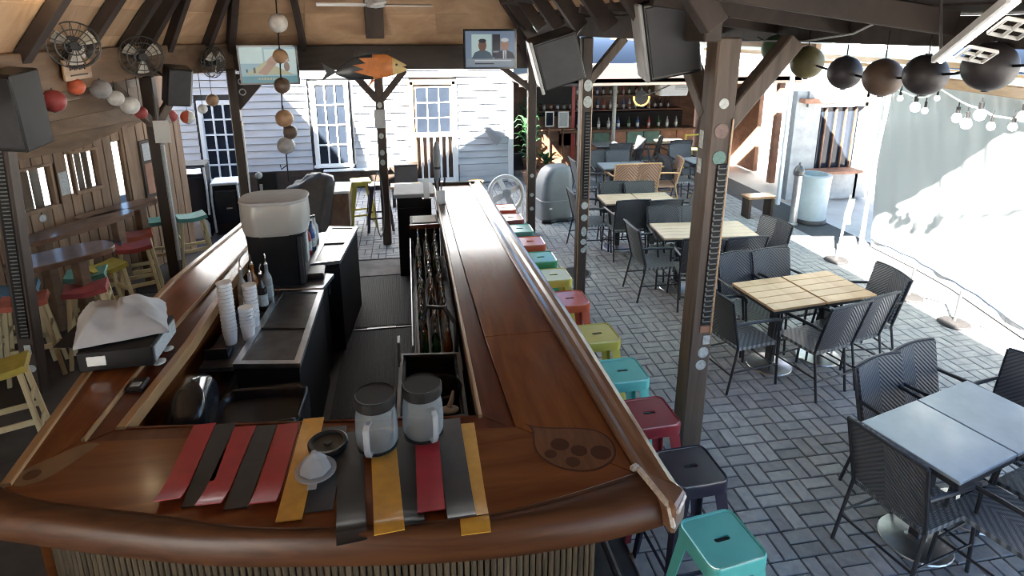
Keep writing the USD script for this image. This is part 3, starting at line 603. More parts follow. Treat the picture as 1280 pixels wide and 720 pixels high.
part(brc, 'ridge_trim', strip_along([(-1.672, 2.90), (-1.668, 3.9), (-1.60, 5.0), (-1.53, 6.38)], .016, 1.05, 1.104, -1), 'trim_wood', 'pale wood edging')
part(brc, 'outer_trim', strip_along([(-1.86, 2.60), (-1.965, 3.6), (-1.955, 4.9), (-1.775, 6.4)], .045, 1.02, 1.118, -1), 'trim_wood', 'pale wood edging')
RPROF = [(0, 1.098), (.03, 1.118), (.12, 1.124), (.20, 1.112), (.34, 1.108), (.48, 1.118), (.58, 1.136), (.72, 1.146), (.86, 1.140), (.97, 1.115), (1., 1.08), (.97, 1.04), (.75, 1.02), (0, 1.03)]
part(brc, 'arm_rail', rail([(pl_(RI, y), y) for y in np.linspace(2.20, 7.65, 30)], [(pl_(RO, y), y) for y in np.linspace(2.05, 7.70, 30)], RPROF), 'rail_wood', 'worn greyish arm rail on the stool side', smooth=22)
FPROF = [(0, 1.098), (.02, 1.117), (.07, 1.123), (.13, 1.117), (.35, 1.122), (.55, 1.118), (.72, 1.106), (.85, 1.085), (.94, 1.055), (1., 1.015), (.98, .985), (.80, .975), (0, 1.03)]
part(brc, 'arm_rail', rail(FIs, FOs, FPROF), 'rail_front', 'dark rounded arm rail along the front', smooth=22)
cq = [(.955, 2.215), (1.109, 2.055), (1.112, 2.03), (1.035, 1.955), (1.02, 1.958), (.965, 2.16)]
part(brc, 'corner_cap', slab(cq, 1.0, 1.138, .012), 'rail_wood', 'mitred end of the stool side rail')
part(brc, 'worn_edge', [bar((.962, 2.205, 1.132), (1.015, 1.985, 1.118), .026, .030, .009), bar((1.015, 1.985, 1.118), (1.028, 1.950, 1.03), .024, .024, .009), bar((1.107, 2.028, 1.120), (1.037, 1.952, 1.105), .020, .022, .007), bx(.05, .035, .03, (.950, 2.215, 1.128), .012, rz=.5)], 'worn', 'worn pale edges of the corner')
part(brc, 'end_board', bx(.62, .04, .14, (.60, 7.68, 1.06), .008), 'dark_wood')
# flat fish inlays at the two corners
def flat(poly, z, m, name, label=None): part(brc, name, ext(poly, z - .0012, z + .0006), m, label)
FISH = smooth_curve([(.515, 2.66), (.70, 2.585), (.90, 2.50), (.905, 2.34), (.80, 2.265), (.62, 2.30), (.53, 2.46), (.545, 2.60), (.515, 2.66)], 50)
flat(FISH, 1.1010, 'inlay_dark', 'fish_inlay', 'fish shaped inlay in the right-hand corner'); fp = Polygon(FISH).buffer(-.010)
flat(fp, 1.1016, 'inlay', 'fish_inlay')
for c, r in (((.66, 2.46), .045), ((.74, 2.40), .040), ((.60, 2.40), .030), ((.69, 2.33), .035), ((.84, 2.37), .050)):
    flat(Point(*c).buffer(r).intersection(fp), 1.1020, 'inlay_dark', 'inlay_scale')
FISH2 = smooth_curve([(-1.56, 2.845), (-1.64, 2.70), (-1.74, 2.60), (-1.80, 2.60), (-1.83, 2.66), (-1.74, 2.78), (-1.62, 2.86), (-1.56, 2.845)], 40)
flat(FISH2, 1.1012, 'inlay_pale', 'fish_inlay', 'pale fish shaped inlay in the left-hand corner'); flat(Point(-1.765, 2.665).buffer(.035), 1.1018, 'inlay_dark', 'inlay_scale')
# body of the bar below the top
part(brc, 'side_panel', [slab([(.36, 2.85), (.80, 2.35), (.68, 7.6), (.34, 7.6)], 0, 1.06)], 'dark_wood')
part(brc, 'side_panel', [slab([(-1.86, 2.75), (-1.58, 2.95), (-1.55, 4.9), (-1.47, 6.35), (-1.70, 6.35), (-1.85, 4.8)], 0, 1.06)], 'bar_wood')
FB = smooth_curve([(-1.72, 2.62), (-1.2, 2.40), (-.6, 2.28), (.1, 2.22), (.80, 2.28)], 100)
part(brc, 'front_panel', loft([np.array([[p[0], p[1] + .02, 0], [p[0], p[1] + .10, 0], [p[0], p[1] + .10, 1.05], [p[0], p[1] + .02, 1.05]]) for p in FB]), 'dark_wood')
part(brc, 'front_rail', loft([np.array([[p[0], p[1] - .035, .93], [p[0], p[1] + .03, .93], [p[0], p[1] + .03, .99], [p[0], p[1] - .035, .99]]) for p in FB]), 'rail_front')
dl = np.r_[0, np.cumsum(np.linalg.norm(np.diff(FB, axis=0), axis=1))]
for k in range(84):
    t = (k + .5) / 84 * dl[-1]; x, y = np.interp(t, dl, FB[:, 0]), np.interp(t, dl, FB[:, 1]); r = .0135 + rng.uniform(-.002, .001)
    part(brc, 'reed', lathe([(r, .02), (r, .935)], 7, (x, y, 0)), 'reed_wood')
part(brc, 'foot_rail', tube([(1.02, 2.15, .18), (1.0, 4, .18), (.86, 7.6, .18)], .022, 8), 'steel_dark')
for y in (2.2, 4.0, 5.8, 7.5): part(brc, 'rail_bracket', bar((.74, y, .18), (1.0 - .02 * (y - 2.2), y, .18), .03, .02), 'steel_dark')

# ------------------------------------------------------------------ what stands on the bar: curved strips, jars, lids, box and cloth
def rail_z(x, y):
    yi, yo = np.interp(x, FIs[:, 0], FIs[:, 1]), np.interp(x, FOs[:, 0], FOs[:, 1]); s = (yi - y) / (yi - yo)
    if s < -.25: return 1.10
    P = [(-.25, 1.10)] + [(-.05, 1.116)] + [p for p in FPROF[2:10]]
    return float(np.interp(s, [p[0] for p in P], [p[1] for p in P])) - max(0, s - 1) * 1.6 * (yi - yo)
def strip(label, group, p0, p1, w, m, curl=0., dz=0.):
    """a bent flexible strip from its back end p0 to its front end p1, lying up over the arm rail"""
    p0, p1 = np.array(p0, float), np.array(p1, float); L = np.linalg.norm(p1 - p0); d = (p1 - p0) / L; nn = np.array([-d[1], d[0]])
    ts = np.linspace(0, 1, 40); Q = np.array([p0 + d * L * t for t in ts]); zz = np.array([rail_z(*q) for q in Q])
    for _ in range(3): zz = np.maximum(zz, np.convolve(np.pad(zz, 3, mode='edge'), np.ones(7) / 7, 'valid'))
    zz = zz + .0085 + curl * np.clip((ts - .70) / .30, 0, 1) ** 2 + dz
    g = np.array([[(*(q + nn * o * w), z) for o in (-.5, 0, .5)] for q, z in zip(Q, zz)])
    m_ = sheet(g, .005)
    if m_.volume < 0: m_.invert()
    t = thing('curved_strip', label, 'strip', (0, 0, 0), 0, group); part(t, 'strip', m_, m, smooth=40); return t
SG = 'coloured bent strips laid over the front arm rail'
strip('red bent strip, leftmost of the strips on the bar', SG, (-1.10, 2.915), (-1.085, 2.36), .105, 'strip_red', curl=.028)
strip('black bent strip between the two leftmost red strips', SG, (-.995, 2.90), (-.975, 2.335), .098, 'strip_black', dz=.0)
strip('second red bent strip from the left, between two black ones', SG, (-.89, 2.86), (-.905, 2.305), .105, 'strip_red', curl=.028)
strip('black bent strip between the second and third red strips', SG, (-.785, 2.85), (-.795, 2.29), .098, 'strip_black', dz=.0)
strip('red bent strip beside the yellow strip under the clear cap', SG, (-.675, 2.845), (-.68, 2.275), .108, 'strip_red', curl=.028)
strip('yellow bent strip under the clear plastic cap and black lid', SG, (-.555, 2.865), (-.56, 2.18), .105, 'strip_yellow', dz=.004)
strip('short dark grey bent strip under the clear plastic cap', SG, (-.44, 2.78), (-.445, 2.215), .115, 'charcoal', dz=.0)
strip('black bent strip reaching lowest over the front of the rail', SG, (-.36, 2.72), (-.295, 2.03), .118, 'strip_black', dz=.002)
strip('yellow bent strip hanging under the left jar', SG, (-.20, 2.72), (-.147, 2.03), .120, 'strip_yellow', dz=.004)
strip('black bent strip between the two jars', SG, (-.085, 2.72), (-.06, 2.06), .105, 'strip_black', dz=.0)
strip('red bent strip under the right jar', SG, (.02, 2.72), (.022, 2.12), .115, 'strip_red', curl=.012, dz=.005)
strip('black ribbed bent strip right of the jars', SG, (.135, 2.74), (.145, 2.06), .118, 'strip_black', dz=.003)
strip('yellow bent strip partly under the black ribbed one, rightmost', SG, (.205, 2.70), (.195, 1.985), .120, 'strip_yellow', dz=-.006)
def jar(label, x, y, rz):
    t = thing('jar', label, 'jar', (x, y, 1.132), rz)
    part(t, 'base', lathe([(.088, 0), (.097, .006), (.098, .016), (.09, .018)], 36), 'black_plastic')
    part(t, 'body', lathe([(.090, .018), (.098, .035), (.100, .08), (.097, .16), (.090, .20), (.080, .222), (.076, .23)], 36), 'frosted', 'frosted clear body', smooth=40)
    part(t, 'lid', lathe([(.090, .222), (.095, .226), (.097, .235), (.097, .272), (.092, .281), (.086, .279), (.0, .278)], 40), 'black_matte', 'black ribbed screw lid')
    hp = [(.088, 0, .185), (.118, 0, .19), (.134, 0, .175), (.136, 0, .12), (.132, 0, .06), (.12, 0, .035), (.094, 0, .035)]
    part(t, 'handle', loft([np.array([[p[0], -.013, p[2]], [p[0] + .010 * c_, -.013, p[2] + .010 * s_], [p[0] + .010 * c_, .013, p[2] + .010 * s_], [p[0], .013, p[2]]]) for p, c_, s_ in zip(hp, (0, .5, 1, 1, 1, .6, 0), (1, .9, .5, 0, -.2, -.9, -1))]), 'clear_plastic', 'clear square handle'); return t
jar('big frosted mug jar with black lid standing on the yellow strip', -.215, 2.57, -1.85); jar('big frosted mug jar with black lid standing on the red strip', .005, 2.62, -1.15)
t = thing('round_lid', 'loose round black lid lying on the yellow and black strips', 'lid', (-.455, 2.63, 1.116)); part(t, 'disc', lathe([(.088, 0), (.095, .004), (.095, .018), (.088, .022), (.074, .020), (.072, .012), (.02, .011), (.018, .017), (0, .017)], 32), 'black_plastic')
t = thing('plastic_funnel', 'clear faceted plastic cap with a rim on the short dark strip', 'cap', (-.485, 2.43, 1.137)); part(t, 'rim', lathe([(.080, 0), (.092, .004), (.092, .010), (.075, .012), (.072, .006)], 28), 'clear_plastic')
part(t, 'dome', lathe([(.070, .010), (.062, .045), (.040, .068), (.018, .085), (.012, .10), (.0, .102)], 7), 'clear_plastic'); part(t, 'tab', bx(.04, .05, .008, (0, -.10, .006), .003), 'clear_plastic')
t = thing('carton', 'flat black box with a pale end panel on the left arm of the bar', 'box', (-1.775, 3.74, 1.122), .04); part(t, 'box_body', bx(.40, .42, .125, (0, 0, .0625), .006), 'black_matte'); part(t, 'end_panel', bx(.012, .37, .095, (.203, 0, .062), .003), 'label_grey', 'pale grey end panel'); part(t, 'label_sticker', bx(.10, .006, .06, (-.10, -.212, .065), .002), 'paper'); part(t, 'flap', bx(.16, .30, .006, (-.27, .02, .128), .002, ry=.12), 'black_matte')
g = np.zeros((26, 26, 3))
for i in range(26):
    for j in range(26):
        u, v = i / 25 - .5, j / 25 - .5; n = meshkit.fbm(np.array([u * 3 + 3, v * 3 + 2, 0.]), 3, 4); e = max(abs(u), abs(v)) * 2
        g[i, j] = (u * .50 - .04 * v + .03 * (n - .5), v * .48 + .02 * (n - .5), .155 * (1 - e ** 3) + .13 * (n - .5) * (1 - e ** 6) + .006 + .03 * (u > 0) * (1 - e))
m_ = sheet(g, .004)
t = thing('plastic_bag', 'crumpled pale grey bag lying on the flat black box', 'bag', (-1.84, 3.84, 1.254), .3); part(t, 'bag', m_, 'cloth', smooth=50)
t = thing('tape_measure', 'small black gadget lying in the gutter beside the flat black box', 'gadget', (-1.60, 3.38, 1.0785)); part(t, 'case', bx(.09, .13, .03, (0, 0, .015), .01), 'black_plastic'); part(t, 'window', bx(.05, .04, .004, (0, -.02, .032), .001), 'label_grey')
for k, (x, y, r) in enumerate(((-1.57, 3.62, .06), (-1.575, 3.78, .05))):
    t = solo('crumpled_paper', ball(r * .6, s=2).apply_scale((1, 1.2, .3)), 'paper', ('crumpled white paper in the gutter just past the black gadget', 'crumpled white paper in the gutter against the flat black box')[k], 'paper', (x, y, 1.098))

# ------------------------------------------------------------------ inside the bar
def bottle(name, label, x, y, z, m, h=.30, r=.036, pour=True, group=None, capm='black_plastic'):
    t = thing(name, label, 'bottle', (x, y, z), rng.uniform(0, 6), group)
    part(t, 'glass', lathe([(r * .9, 0), (r, .006), (r, h * .55), (r * .86, h * .63), (r * .40, h * .74), (r * .36, h * .90), (r * .42, h * .905), (r * .42, h * .93), (0, h * .93)], 14), m, smooth=40)
    part(t, 'label', lathe([(r * 1.012, h * .14), (r * 1.02, h * .145), (r * 1.02, h * .42), (r * 1.012, h * .425)], 14), rng.choice(['paper', 'label_grey', 'sticker', 'tan_brick']))
    if pour: part(t, 'pourer', [lathe([(r * .40, h * .92), (r * .30, h * .97), (.006, h * 1.0)], 8), tube([(0, 0, h * .99), (0, 0, h * 1.08), (.012, 0, h * 1.17)], .0055, 6)], 'chrome')
    else: part(t, 'cap', lathe([(r * .42, h * .90), (r * .42, h), (0, h)], 10), capm)
    return t
co = thing('back_bar_cooler', 'nearest low black cooler with two dark sliding lids in a steel top', 'cooler', (0, 0, 0))
C1 = [(-1.235, 3.87), (-.79, 3.80), (-.785, 5.0), (-1.16, 5.06)]
def frame(poly, w, z0, z1):
    P = Polygon(poly); return ext(P.difference(P.buffer(-w, join_style=2)), z0, z1)
def mixp(P, u, v): P = np.array(P); return tuple((P[0] * (1 - u) + P[1] * u) * (1 - v) + (P[3] * (1 - u) + P[2] * u) * v)
def cooler(t, C, top, split=.5):
    part(t, 'body', ext(Polygon(C).buffer(-.012), 0, top - .03), 'black_matte')
    part(t, 'top_frame', frame(C, .045, top - .035, top), 'steel', 'steel frame of the top')
    for a, b in ((0, split), (split, 1)):
        part(t, 'sliding_lid', slab(Polygon([mixp(C, u, v) for u, v in ((.10, .04 + a * .92 + .005), (.90, .04 + a * .92 + .005), (.90, .04 + b * .92 - .005), (.10, .04 + b * .92 - .005))]), top - .03, top - .012 + (.004 if a else 0), .004), 'lid_grey')
    part(t, 'lid_rail', bar((*mixp(C, .1, split * .92 + .04), top - .006), (*mixp(C, .9, split * .92 + .04), top - .006), .018, .012), 'black_plastic')
cooler(co, C1, .90, .42)
part(co, 'well_shelf', ext([(-1.46, 3.9), (-1.24, 3.88), (-1.165, 5.06), (-1.43, 5.06)], .84, .87), 'steel_dark', 'dark ledge behind the lids')
c2 = thing('back_bar_cooler', 'further low black cooler with a pale steel top beside the drink machine', 'cooler', (0, 0, 0))
C2 = [(-.98, 5.5), (-.70, 5.55), (-.61, 6.56), (-.925, 6.62)]
cooler(c2, C2, .95, .5)
part(c2, 'front_panel', bar((-.975, 5.485, .45), (-.705, 5.535, .45), .86, .012, .004, up=(0, 1, 0)), 'black_matte'); part(c2, 'handle', bx(.02, .02, .16, (-.80, 5.44, .74), .005), 'steel')
bc = thing('back_counter', 'pale steel topped counter under the frozen drink machine', 'counter', (0, 0, 0))
part(bc, 'worktop', slab([(-1.42, 5.10), (-.80, 5.05), (-.74, 5.36), (-1.0, 5.46), (-.96, 6.6), (-1.36, 6.45)], .86, .895), 'steel'); part(bc, 'cabinet', ext([(-1.40, 5.12), (-.83, 5.08), (-.80, 5.32), (-1.03, 5.44), (-1.0, 6.58), (-1.34, 6.43)], 0, .86), 'black_matte')
sl = thing('frozen_drink_machine', 'black frozen drink machine with a clear oval drum and white top', 'drink machine', (-1.19, 5.36, .896), .05)
part(sl, 'body', loft([rsq(.46, .04, 0, sy=.40), rsq(.46, .04, .42, sy=.40), rsq(.48, .06, .46, sy=.42)]), 'black_matte', smooth=40)
part(sl, 'drum', loft([rsq(.52, .15, .455, 8, sy=.42), rsq(.55, .17, .50, 8, sy=.44), rsq(.56, .17, .60, 8, sy=.45), rsq(.55, .17, .72, 8, sy=.44), rsq(.53, .16, .735, 8, sy=.43)]), 'drum_clear', 'clear drum', smooth=40)
part(sl, 'drum_liner', loft([rsq(.44, .13, .46, 8, sy=.34), rsq(.44, .13, .69, 8, sy=.34)]), 'label_grey', smooth=40)
part(sl, 'lid', loft([rsq(.56, .17, .735, 8, sy=.45), rsq(.57, .17, .745, 8, sy=.46), rsq(.56, .17, .760, 8, sy=.45), rsq(.50, .15, .766, 8, sy=.4)]), 'cloth', 'pale lid', smooth=15)
part(sl, 'corner_strip', bx(.04, .02, .44, (.20, -.205, .22), .005), 'charcoal'); part(sl, 'tap_panel', bx(.02, .12, .26, (.24, -.05, .30), .004), 'label_grey', 'pale tap panel'); part(sl, 'drip_tray', bx(.16, .22, .05, (.29, -.02, .03), .012), 'black_plastic')
def cups(label, x, y, n, h0=.028, m='foam'):
    t = thing('cup_stack', label, 'cup stack', (x, y, .871), 0, 'white foam cups by the cooler')
    for k in range(n): part(t, 'cup', lathe([(.0485 if k else .038, k * h0 + (.086 if k else 0)), (.0500, k * h0 + .105), (.0522, k * h0 + .107), (.0522, k * h0 + .1115), (.049, k * h0 + .1118)], 18), m)
cups('tallest stack of white foam cups beside the bar edge', -1.335, 4.22, 14)
cups('shorter stack of white foam cups in front of the bottles', -1.225, 4.27, 6); cups('second tall stack of white foam cups against the bottles', -1.225, 4.42, 10)
t = thing('cup_dispenser', 'dark rack holding small bottles beneath the tallest cup stack', 'rack', (-1.37, 4.06, .871)); part(t, 'tray', bx(.15, .14, .03, (0, 0, .015), .006), 'black_plastic'); part(t, 'side', bx(.15, .01, .07, (0, -.065, .05), .003), 'black_plastic')
for k, (x, y, m, h, lab) in enumerate(((-1.36, 4.72, 'bottle_clear', .40, 'amber'), (-1.27, 4.62, 'bottle_clear', .40, 'clear'), (-1.22, 4.74, 'bottle_dark', .34, 'dark'), (-1.31, 4.86, 'amber', .38, 'brown'), (-1.21, 4.90, 'bottle_clear', .36, 'clear'))):
    bottle('liquor_bottle', ('clear bottle with a pourer nearest the bar edge behind the cup stacks', 'clear bottle with a pourer just behind the second cup stack', 'dark bottle with a pourer between the cups and drink machine', 'brown bottle with a pourer behind the clear ones by the cups', 'clear bottle with a pourer against the drink machine')[k], x, y, .871, m, h, .038, group=None)
for k, (x, y, m, h) in enumerate(((-1.05, 5.78, 'bottle_clear', .30), (-1.04, 5.90, 'red_metal', .34), (-1.02, 6.02, 'bottle_blue', .32), (-1.03, 6.14, 'bottle_white', .33), (-1.02, 6.26, 'bottle_white', .30), (-1.10, 5.96, 'bottle_green', .28), (-1.10, 6.10, 'bottle_clear', .33))):
    bottle('liquor_bottle', ('clear bottle standing right behind the frozen drink machine', 'red bottle in the row behind the frozen drink machine', 'blue bottle in the row behind the frozen drink machine', 'white bottle after the blue one behind the drink machine', 'last white bottle of the row behind the drink machine', 'green bottle in the rear row behind the drink machine', 'clear bottle in the rear row behind the drink machine')[k], x, y, .896, m, h, .036, pour=k in (0, 6))
tb = thing('waste_bin', 'square black waste bin lined with a crumpled glossy black bag', 'bin', (-1.00, 3.53, 0))
part(tb, 'bin', loft([rsq(.40, .05, 0, sy=.24), rsq(.48, .06, .74, sy=.34)]), 'black_plastic')
rr = []
for k, (s_, z_) in enumerate(((.40, .45), (.46, .72), (.49, .785), (.525, .790), (.545, .75), (.55, .62), (.545, .52))):
    q = rsq(s_, .06, z_, 14, sy=s_ - .16); n = meshkit.noise(np.c_[q[:, :2] * 22, np.full(len(q), z_ * 30)], 3)[:, None] - .5
    q = q * (1 + .09 * n * [1, 1, 0]) + [0, 0, 0] + np.c_[np.zeros((len(q), 2)), (n[:, 0] * .06 if 0 < k else n[:, 0] * 0)]; rr.append(q)
part(tb, 'bag', loft(rr, caps=False), 'bag_black', 'glossy black liner', smooth=60); part(tb, 'bag_floor', loft([rsq(.40, .06, .44, sy=.20), rsq(.40, .06, .45, sy=.20)]), 'bag_black')
gl = thing('swing_lid', 'curved glossy black bin lid leaning against the left inner edge of the bar', 'lid', (-1.375, 3.42, 0), .1)
ring_ = [T(trimesh.Trimesh(rsq(.24 * w_, .10 * w_, 0, 8, sy=.50 * w_), np.array([[0, 1, 2]]), process=False), (0, 0, z_)).vertices for w_, z_ in ((1, 0), (1.02, .10), (.98, .22), (.86, .30), (.62, .36), (.25, .39))]
m_ = loft(ring_); part(gl, 'lid', T(m_, (0, 0, .66), ry=.12, rx=-.10), 'black_gloss', smooth=60); part(gl, 'support', bx(.20, .42, .645, (0, 0, .3225), .01), 'black_matte')
mt_ = 'ribbed black rubber mats behind the bar'
for k, (y0, y1, x0, x1) in enumerate(((5.98, 7.36, -.72, .02), (4.4, 5.90, -.74, .02), (2.98, 4.32, -.74, .0))):
    t = thing('floor_mat', ('ribbed black rubber floor mat at the far end of the bar aisle', 'ribbed black rubber floor mat between the coolers and bottle rack', 'ribbed black rubber floor mat behind the jars')[k], 'mat', ((x0 + x1) / 2, (y0 + y1) / 2, .001), 0, mt_)
    part(t, 'base', bx(x1 - x0, y1 - y0, .010, (0, 0, .005), .003), 'rubber'); nr = int((x1 - x0) / .022)
    part(t, 'ribs', [bx(.011, y1 - y0 - .03, .008, (-(x1 - x0) / 2 + .02 + i * .022, 0, .012), .002) for i in range(nr)], 'rubber', kind='stuff')
t = thing('threshold_strip', 'bright metal strip across the joint between the rubber mats', 'strip', (-.36, 5.94, .001)); part(t, 'plate', bx(.68, .03, .012, (0, 0, .006), .003), 'steel_dark'); part(t, 'bright_piece', bx(.30, .032, .004, (-.02, 0, .0145), .001), 'white_plastic')
# bottle rack along the inside of the right-hand counter
rk = thing('speed_rack', 'long steel bottle rack under the inner edge of the right-hand counter', 'bottle rack', (.15, 4.98, 0))
for k, x in enumerate((-.165, -.055, .055, .14)): part(rk, 'rail', bar((x, -1.0, .80 + .02 * k), (x, 1.35, .80 + .02 * k), .006, .05), 'steel_dark')
part(rk, 'shelf', bx(.36, 2.36, .02, (-.01, .175, .62), .004), 'steel_dark'); part(rk, 'front_panel', bx(.012, 2.36, .62, (-.185, .175, .36), .003), 'black_matte'); part(rk, 'leg', bx(.03, .03, .62, (-.16, -.98, .31)), 'steel_dark'); part(rk, 'leg', bx(.03, .03, .62, (-.16, 1.32, .31)), 'steel_dark')
part(rk, 'front_edge', bar((-.192, -1.0, .83), (-.192, 1.35, .83), .012, .06), 'steel', 'bright front edge')
ORD = 'first second third fourth fifth sixth seventh eighth ninth tenth eleventh twelfth thirteenth fourteenth fifteenth sixteenth seventeenth eighteenth nineteenth twentieth twenty-first twenty-second twenty-third'.split()
BG = 'pourer bottles in the rack under the right-hand counter'
bm_ = ['bottle_dark', 'amber', 'bottle_green', 'bottle_clear', 'bottle_clear']; protos = {}
for r_ in range(3):
    for k in range(23):
        y = 4.04 + k * .099; x = .04 + r_ * .088; m = rng.choice(bm_); rz_ = rng.uniform(0, 6); zz = .631
        lab = f"{ {'bottle_dark': 'dark brown', 'amber': 'amber', 'bottle_green': 'green', 'bottle_clear': 'clear'}[m] } pourer bottle in the {('aisle-side', 'middle', 'counter-side')[r_]} row of the rack, {ORD[k]} from the near end"
        if m not in protos: protos[m] = bottle('rack_bottle', lab, x, y, zz, m, .315, .034, group=BG)
        else: dup(protos[m], (x, y, zz), rz_, lab, BG)
t = thing('soda_gun_hose', 'black soda gun hose looped over the bottle rack', 'hose', (0, 0, 0)); part(t, 'hose', tube([(.27, 3.95, .80), (.27, 4.0, 1.0), (.20, 4.12, 1.07), (.08, 4.2, 1.05), (.03, 4.15, .98), (.03, 4.05, .90), (.02, 3.98, .70)], .016, 8), 'black_plastic', smooth=40)
sk = thing('ice_well', 'black ice well with a pale metal rim in the corner behind the jars', 'ice well', (.08, 3.47, 0)); part(sk, 'well', [frame([(-.22, -.34), (.18, -.38), (.19, .33), (-.20, .38)], .03, .2, .86)], 'black_matte'); part(sk, 'rim', frame([(-.23, -.35), (.19, -.39), (.20, .34), (-.21, .39)], .022, .86, .875), 'steel_dark'); part(sk, 'floor', bx(.36, .66, .02, (0, 0, .50), .003), 'black_matte'); part(sk, 'side_plate', bx(.02, .10, .18, (-.215, .33, .93), .003), 'steel')
t = thing('ice_bucket', 'round black bucket standing in the ice well', 'bucket', (.12, 3.40, .511)); part(t, 'bucket', lathe([(.10, 0), (.13, .36), (.14, .37), (.13, .38), (.12, .36), (.09, .02)], 28), 'black_plastic', smooth=40)
t = thing('bar_glove', 'pale grey rag with a finger-like fold beside the black bucket', 'rag', (.16, 3.13, .895)); part(t, 'cloth', [T(ball(.05, s=2).apply_scale((1.2, .8, .35)), (0, 0, -.002)), tube([(.0, .0, .01), (.02, .03, .05), (.03, .05, .09)], [.018, .015, .008], 8)], 'cloth', smooth=50)
for k, (x, y, m) in enumerate(((-.16, 4.02, 'bottle_green'), (-.21, 4.18, 'bottle_green'), (-.15, 4.30, 'bottle_dark'))):
    bottle('beer_bottle', ('green beer bottle standing on the mat just beyond the jars', 'second green beer bottle on the mat towards the rack end', 'brown bottle on the mat in front of the rack end')[k], x, y, .02, m, .24, .03, pour=False, capm='yellow' if False else 'chrome')
# far end of the bar
cb = thing('back_bar_cabinet', 'black cabinet with a pale top at the far end of the bar aisle', 'cabinet', (.02, 7.55, 0)); part(cb, 'body', bx(.42, .50, 1.05, (0, 0, .525), .01), 'black_matte'); part(cb, 'top', bx(.50, .56, .05, (-.0, 0, 1.075), .008), 'cloth', 'pale top'); part(cb, 'door', bx(.36, .012, .80, (0, -.256, .52), .004), 'black_plastic')
bx1 = thing('printer_stand', 'black box with a white paper top standing over the bottle rack', 'stand', (.12, 6.52, 0)); part(bx1, 'stand', bx(.32, .36, 1.0, (0, 0, .50), .008), 'black_matte'); part(bx1, 'paper_top', bx(.26, .24, .012, (0, .0, 1.007), .003), 'paper'); part(bx1, 'edge', bx(.33, .03, .05, (0, -.19, .985), .005), 'gutter_wood')
for k in range(2): t = thing('menu_holder', ('white upright menu holder behind the black printer stand', 'narrow pale menu holder leaning beside the taps')[k], 'menu holder', (.33 - .16 * k, 6.85 + .2 * k, 1.0 if not k else 1.1), .1); part(t, 'panel', bx(.10 - .03 * k, .012, .24, (0, 0, .12), .003, rx=-.1), 'paper'); part(t, 'foot', bx(.11, .07, .08 if not k else .01, (0, 0, -.0 if k else -.04), .003), 'black_plastic')
tp = thing('beer_taps', 'cluster of chrome and dark beer tap handles at the bar end', 'beer taps', (.335, 7.15, 1.075)); part(tp, 'tower', lathe([(.05, 0), (.05, .01), (.03, .02), (.03, .18), (.04, .20), (0, .20)], 14), 'chrome')
for k in range(3): part(tp, 'tap_handle', bar((-.05 + .05 * k, -.03, .15), (-.06 + .06 * k, -.06, .26), .018, .024), 'black_plastic')
ot = thing('folded_umbrella', 'furled grey table umbrella standing at the far end of the bar', 'umbrella', (.33, 7.62, 1.0)); part(ot, 'cover', lathe([(.020, .10), (.035, .2), (.048, .45), (.044, .60), (.02, .68), (0, .69)], 14), 'grey_plastic'); part(ot, 'pole', tube([(0, 0, .0), (0, 0, .2)], .012, 8), 'steel_dark'); part(ot, 'strap', lathe([(.043, .33), (.046, .335), (.046, .355), (.043, .36)], 14), 'charcoal')

# ================================================================== BAR STOOLS ALONG THE RIGHT
def metal_stool(label, x, y, rz, m, group='painted metal bar stools along the bar', H=.76, s=.31):
    t = thing('bar_stool', label, 'bar stool', (x, y, 0), rz, group)
    hole = Polygon(np.r_[arc((.028, 0), .014, -PI / 2, PI / 2, 8, 'xy')[:, :2], arc((-.028, 0), .014, PI / 2, 1.5 * PI, 8, 'xy')[:, :2]])
    top = Polygon(rsq(s - .03, .035, 0)[:, :2]).difference(hole)
    part(t, 'seat', ext(top, H - .012, H - .006), m)
    a = [rsq(s, .05, H - .075), rsq(s, .05, H - .012), rsq(s - .012, .045, H), rsq(s - .030, .036, H - .003), rsq(s - .036, .034, H - .010), rsq(s - .036, .034, H - .03)]
    part(t, 'seat_rim', loft(a, caps=False), m, smooth=40)
    part(t, 'hand_hole', ext(hole.buffer(-.001), H - .02, H - .013), 'black_matte')
    for sx in (-1, 1):
        for sy in (-1, 1):
            rings = []
            for z, o, w in ((0, .205, .034), (.25, .185, .040), (H - .07, .132, .062), (H - .03, .128, .066)):
                X = np.array([[o + .006, o + .006], [o + .006, o - w], [o, o - w], [o - .004, o - .004], [o - w, o], [o - w, o + .006]]) * [sx, sy]
                rings.append(np.c_[X, np.full(6, z)])
            mm = loft(rings); 
            if mm.volume < 0: mm.invert()
            part(t, 'leg', mm, m)
    for k, z, o in ((0, .22, .180), (1, .22, .180)):
        for sgn in (-1, 1): part(t, 'foot_bar', bar(((-o, sgn * o, z) if k == 0 else (sgn * o, -o, z)), ((o, sgn * o, z) if k == 0 else (sgn * o, o, z)), .008, .028, .002), m)
    return t
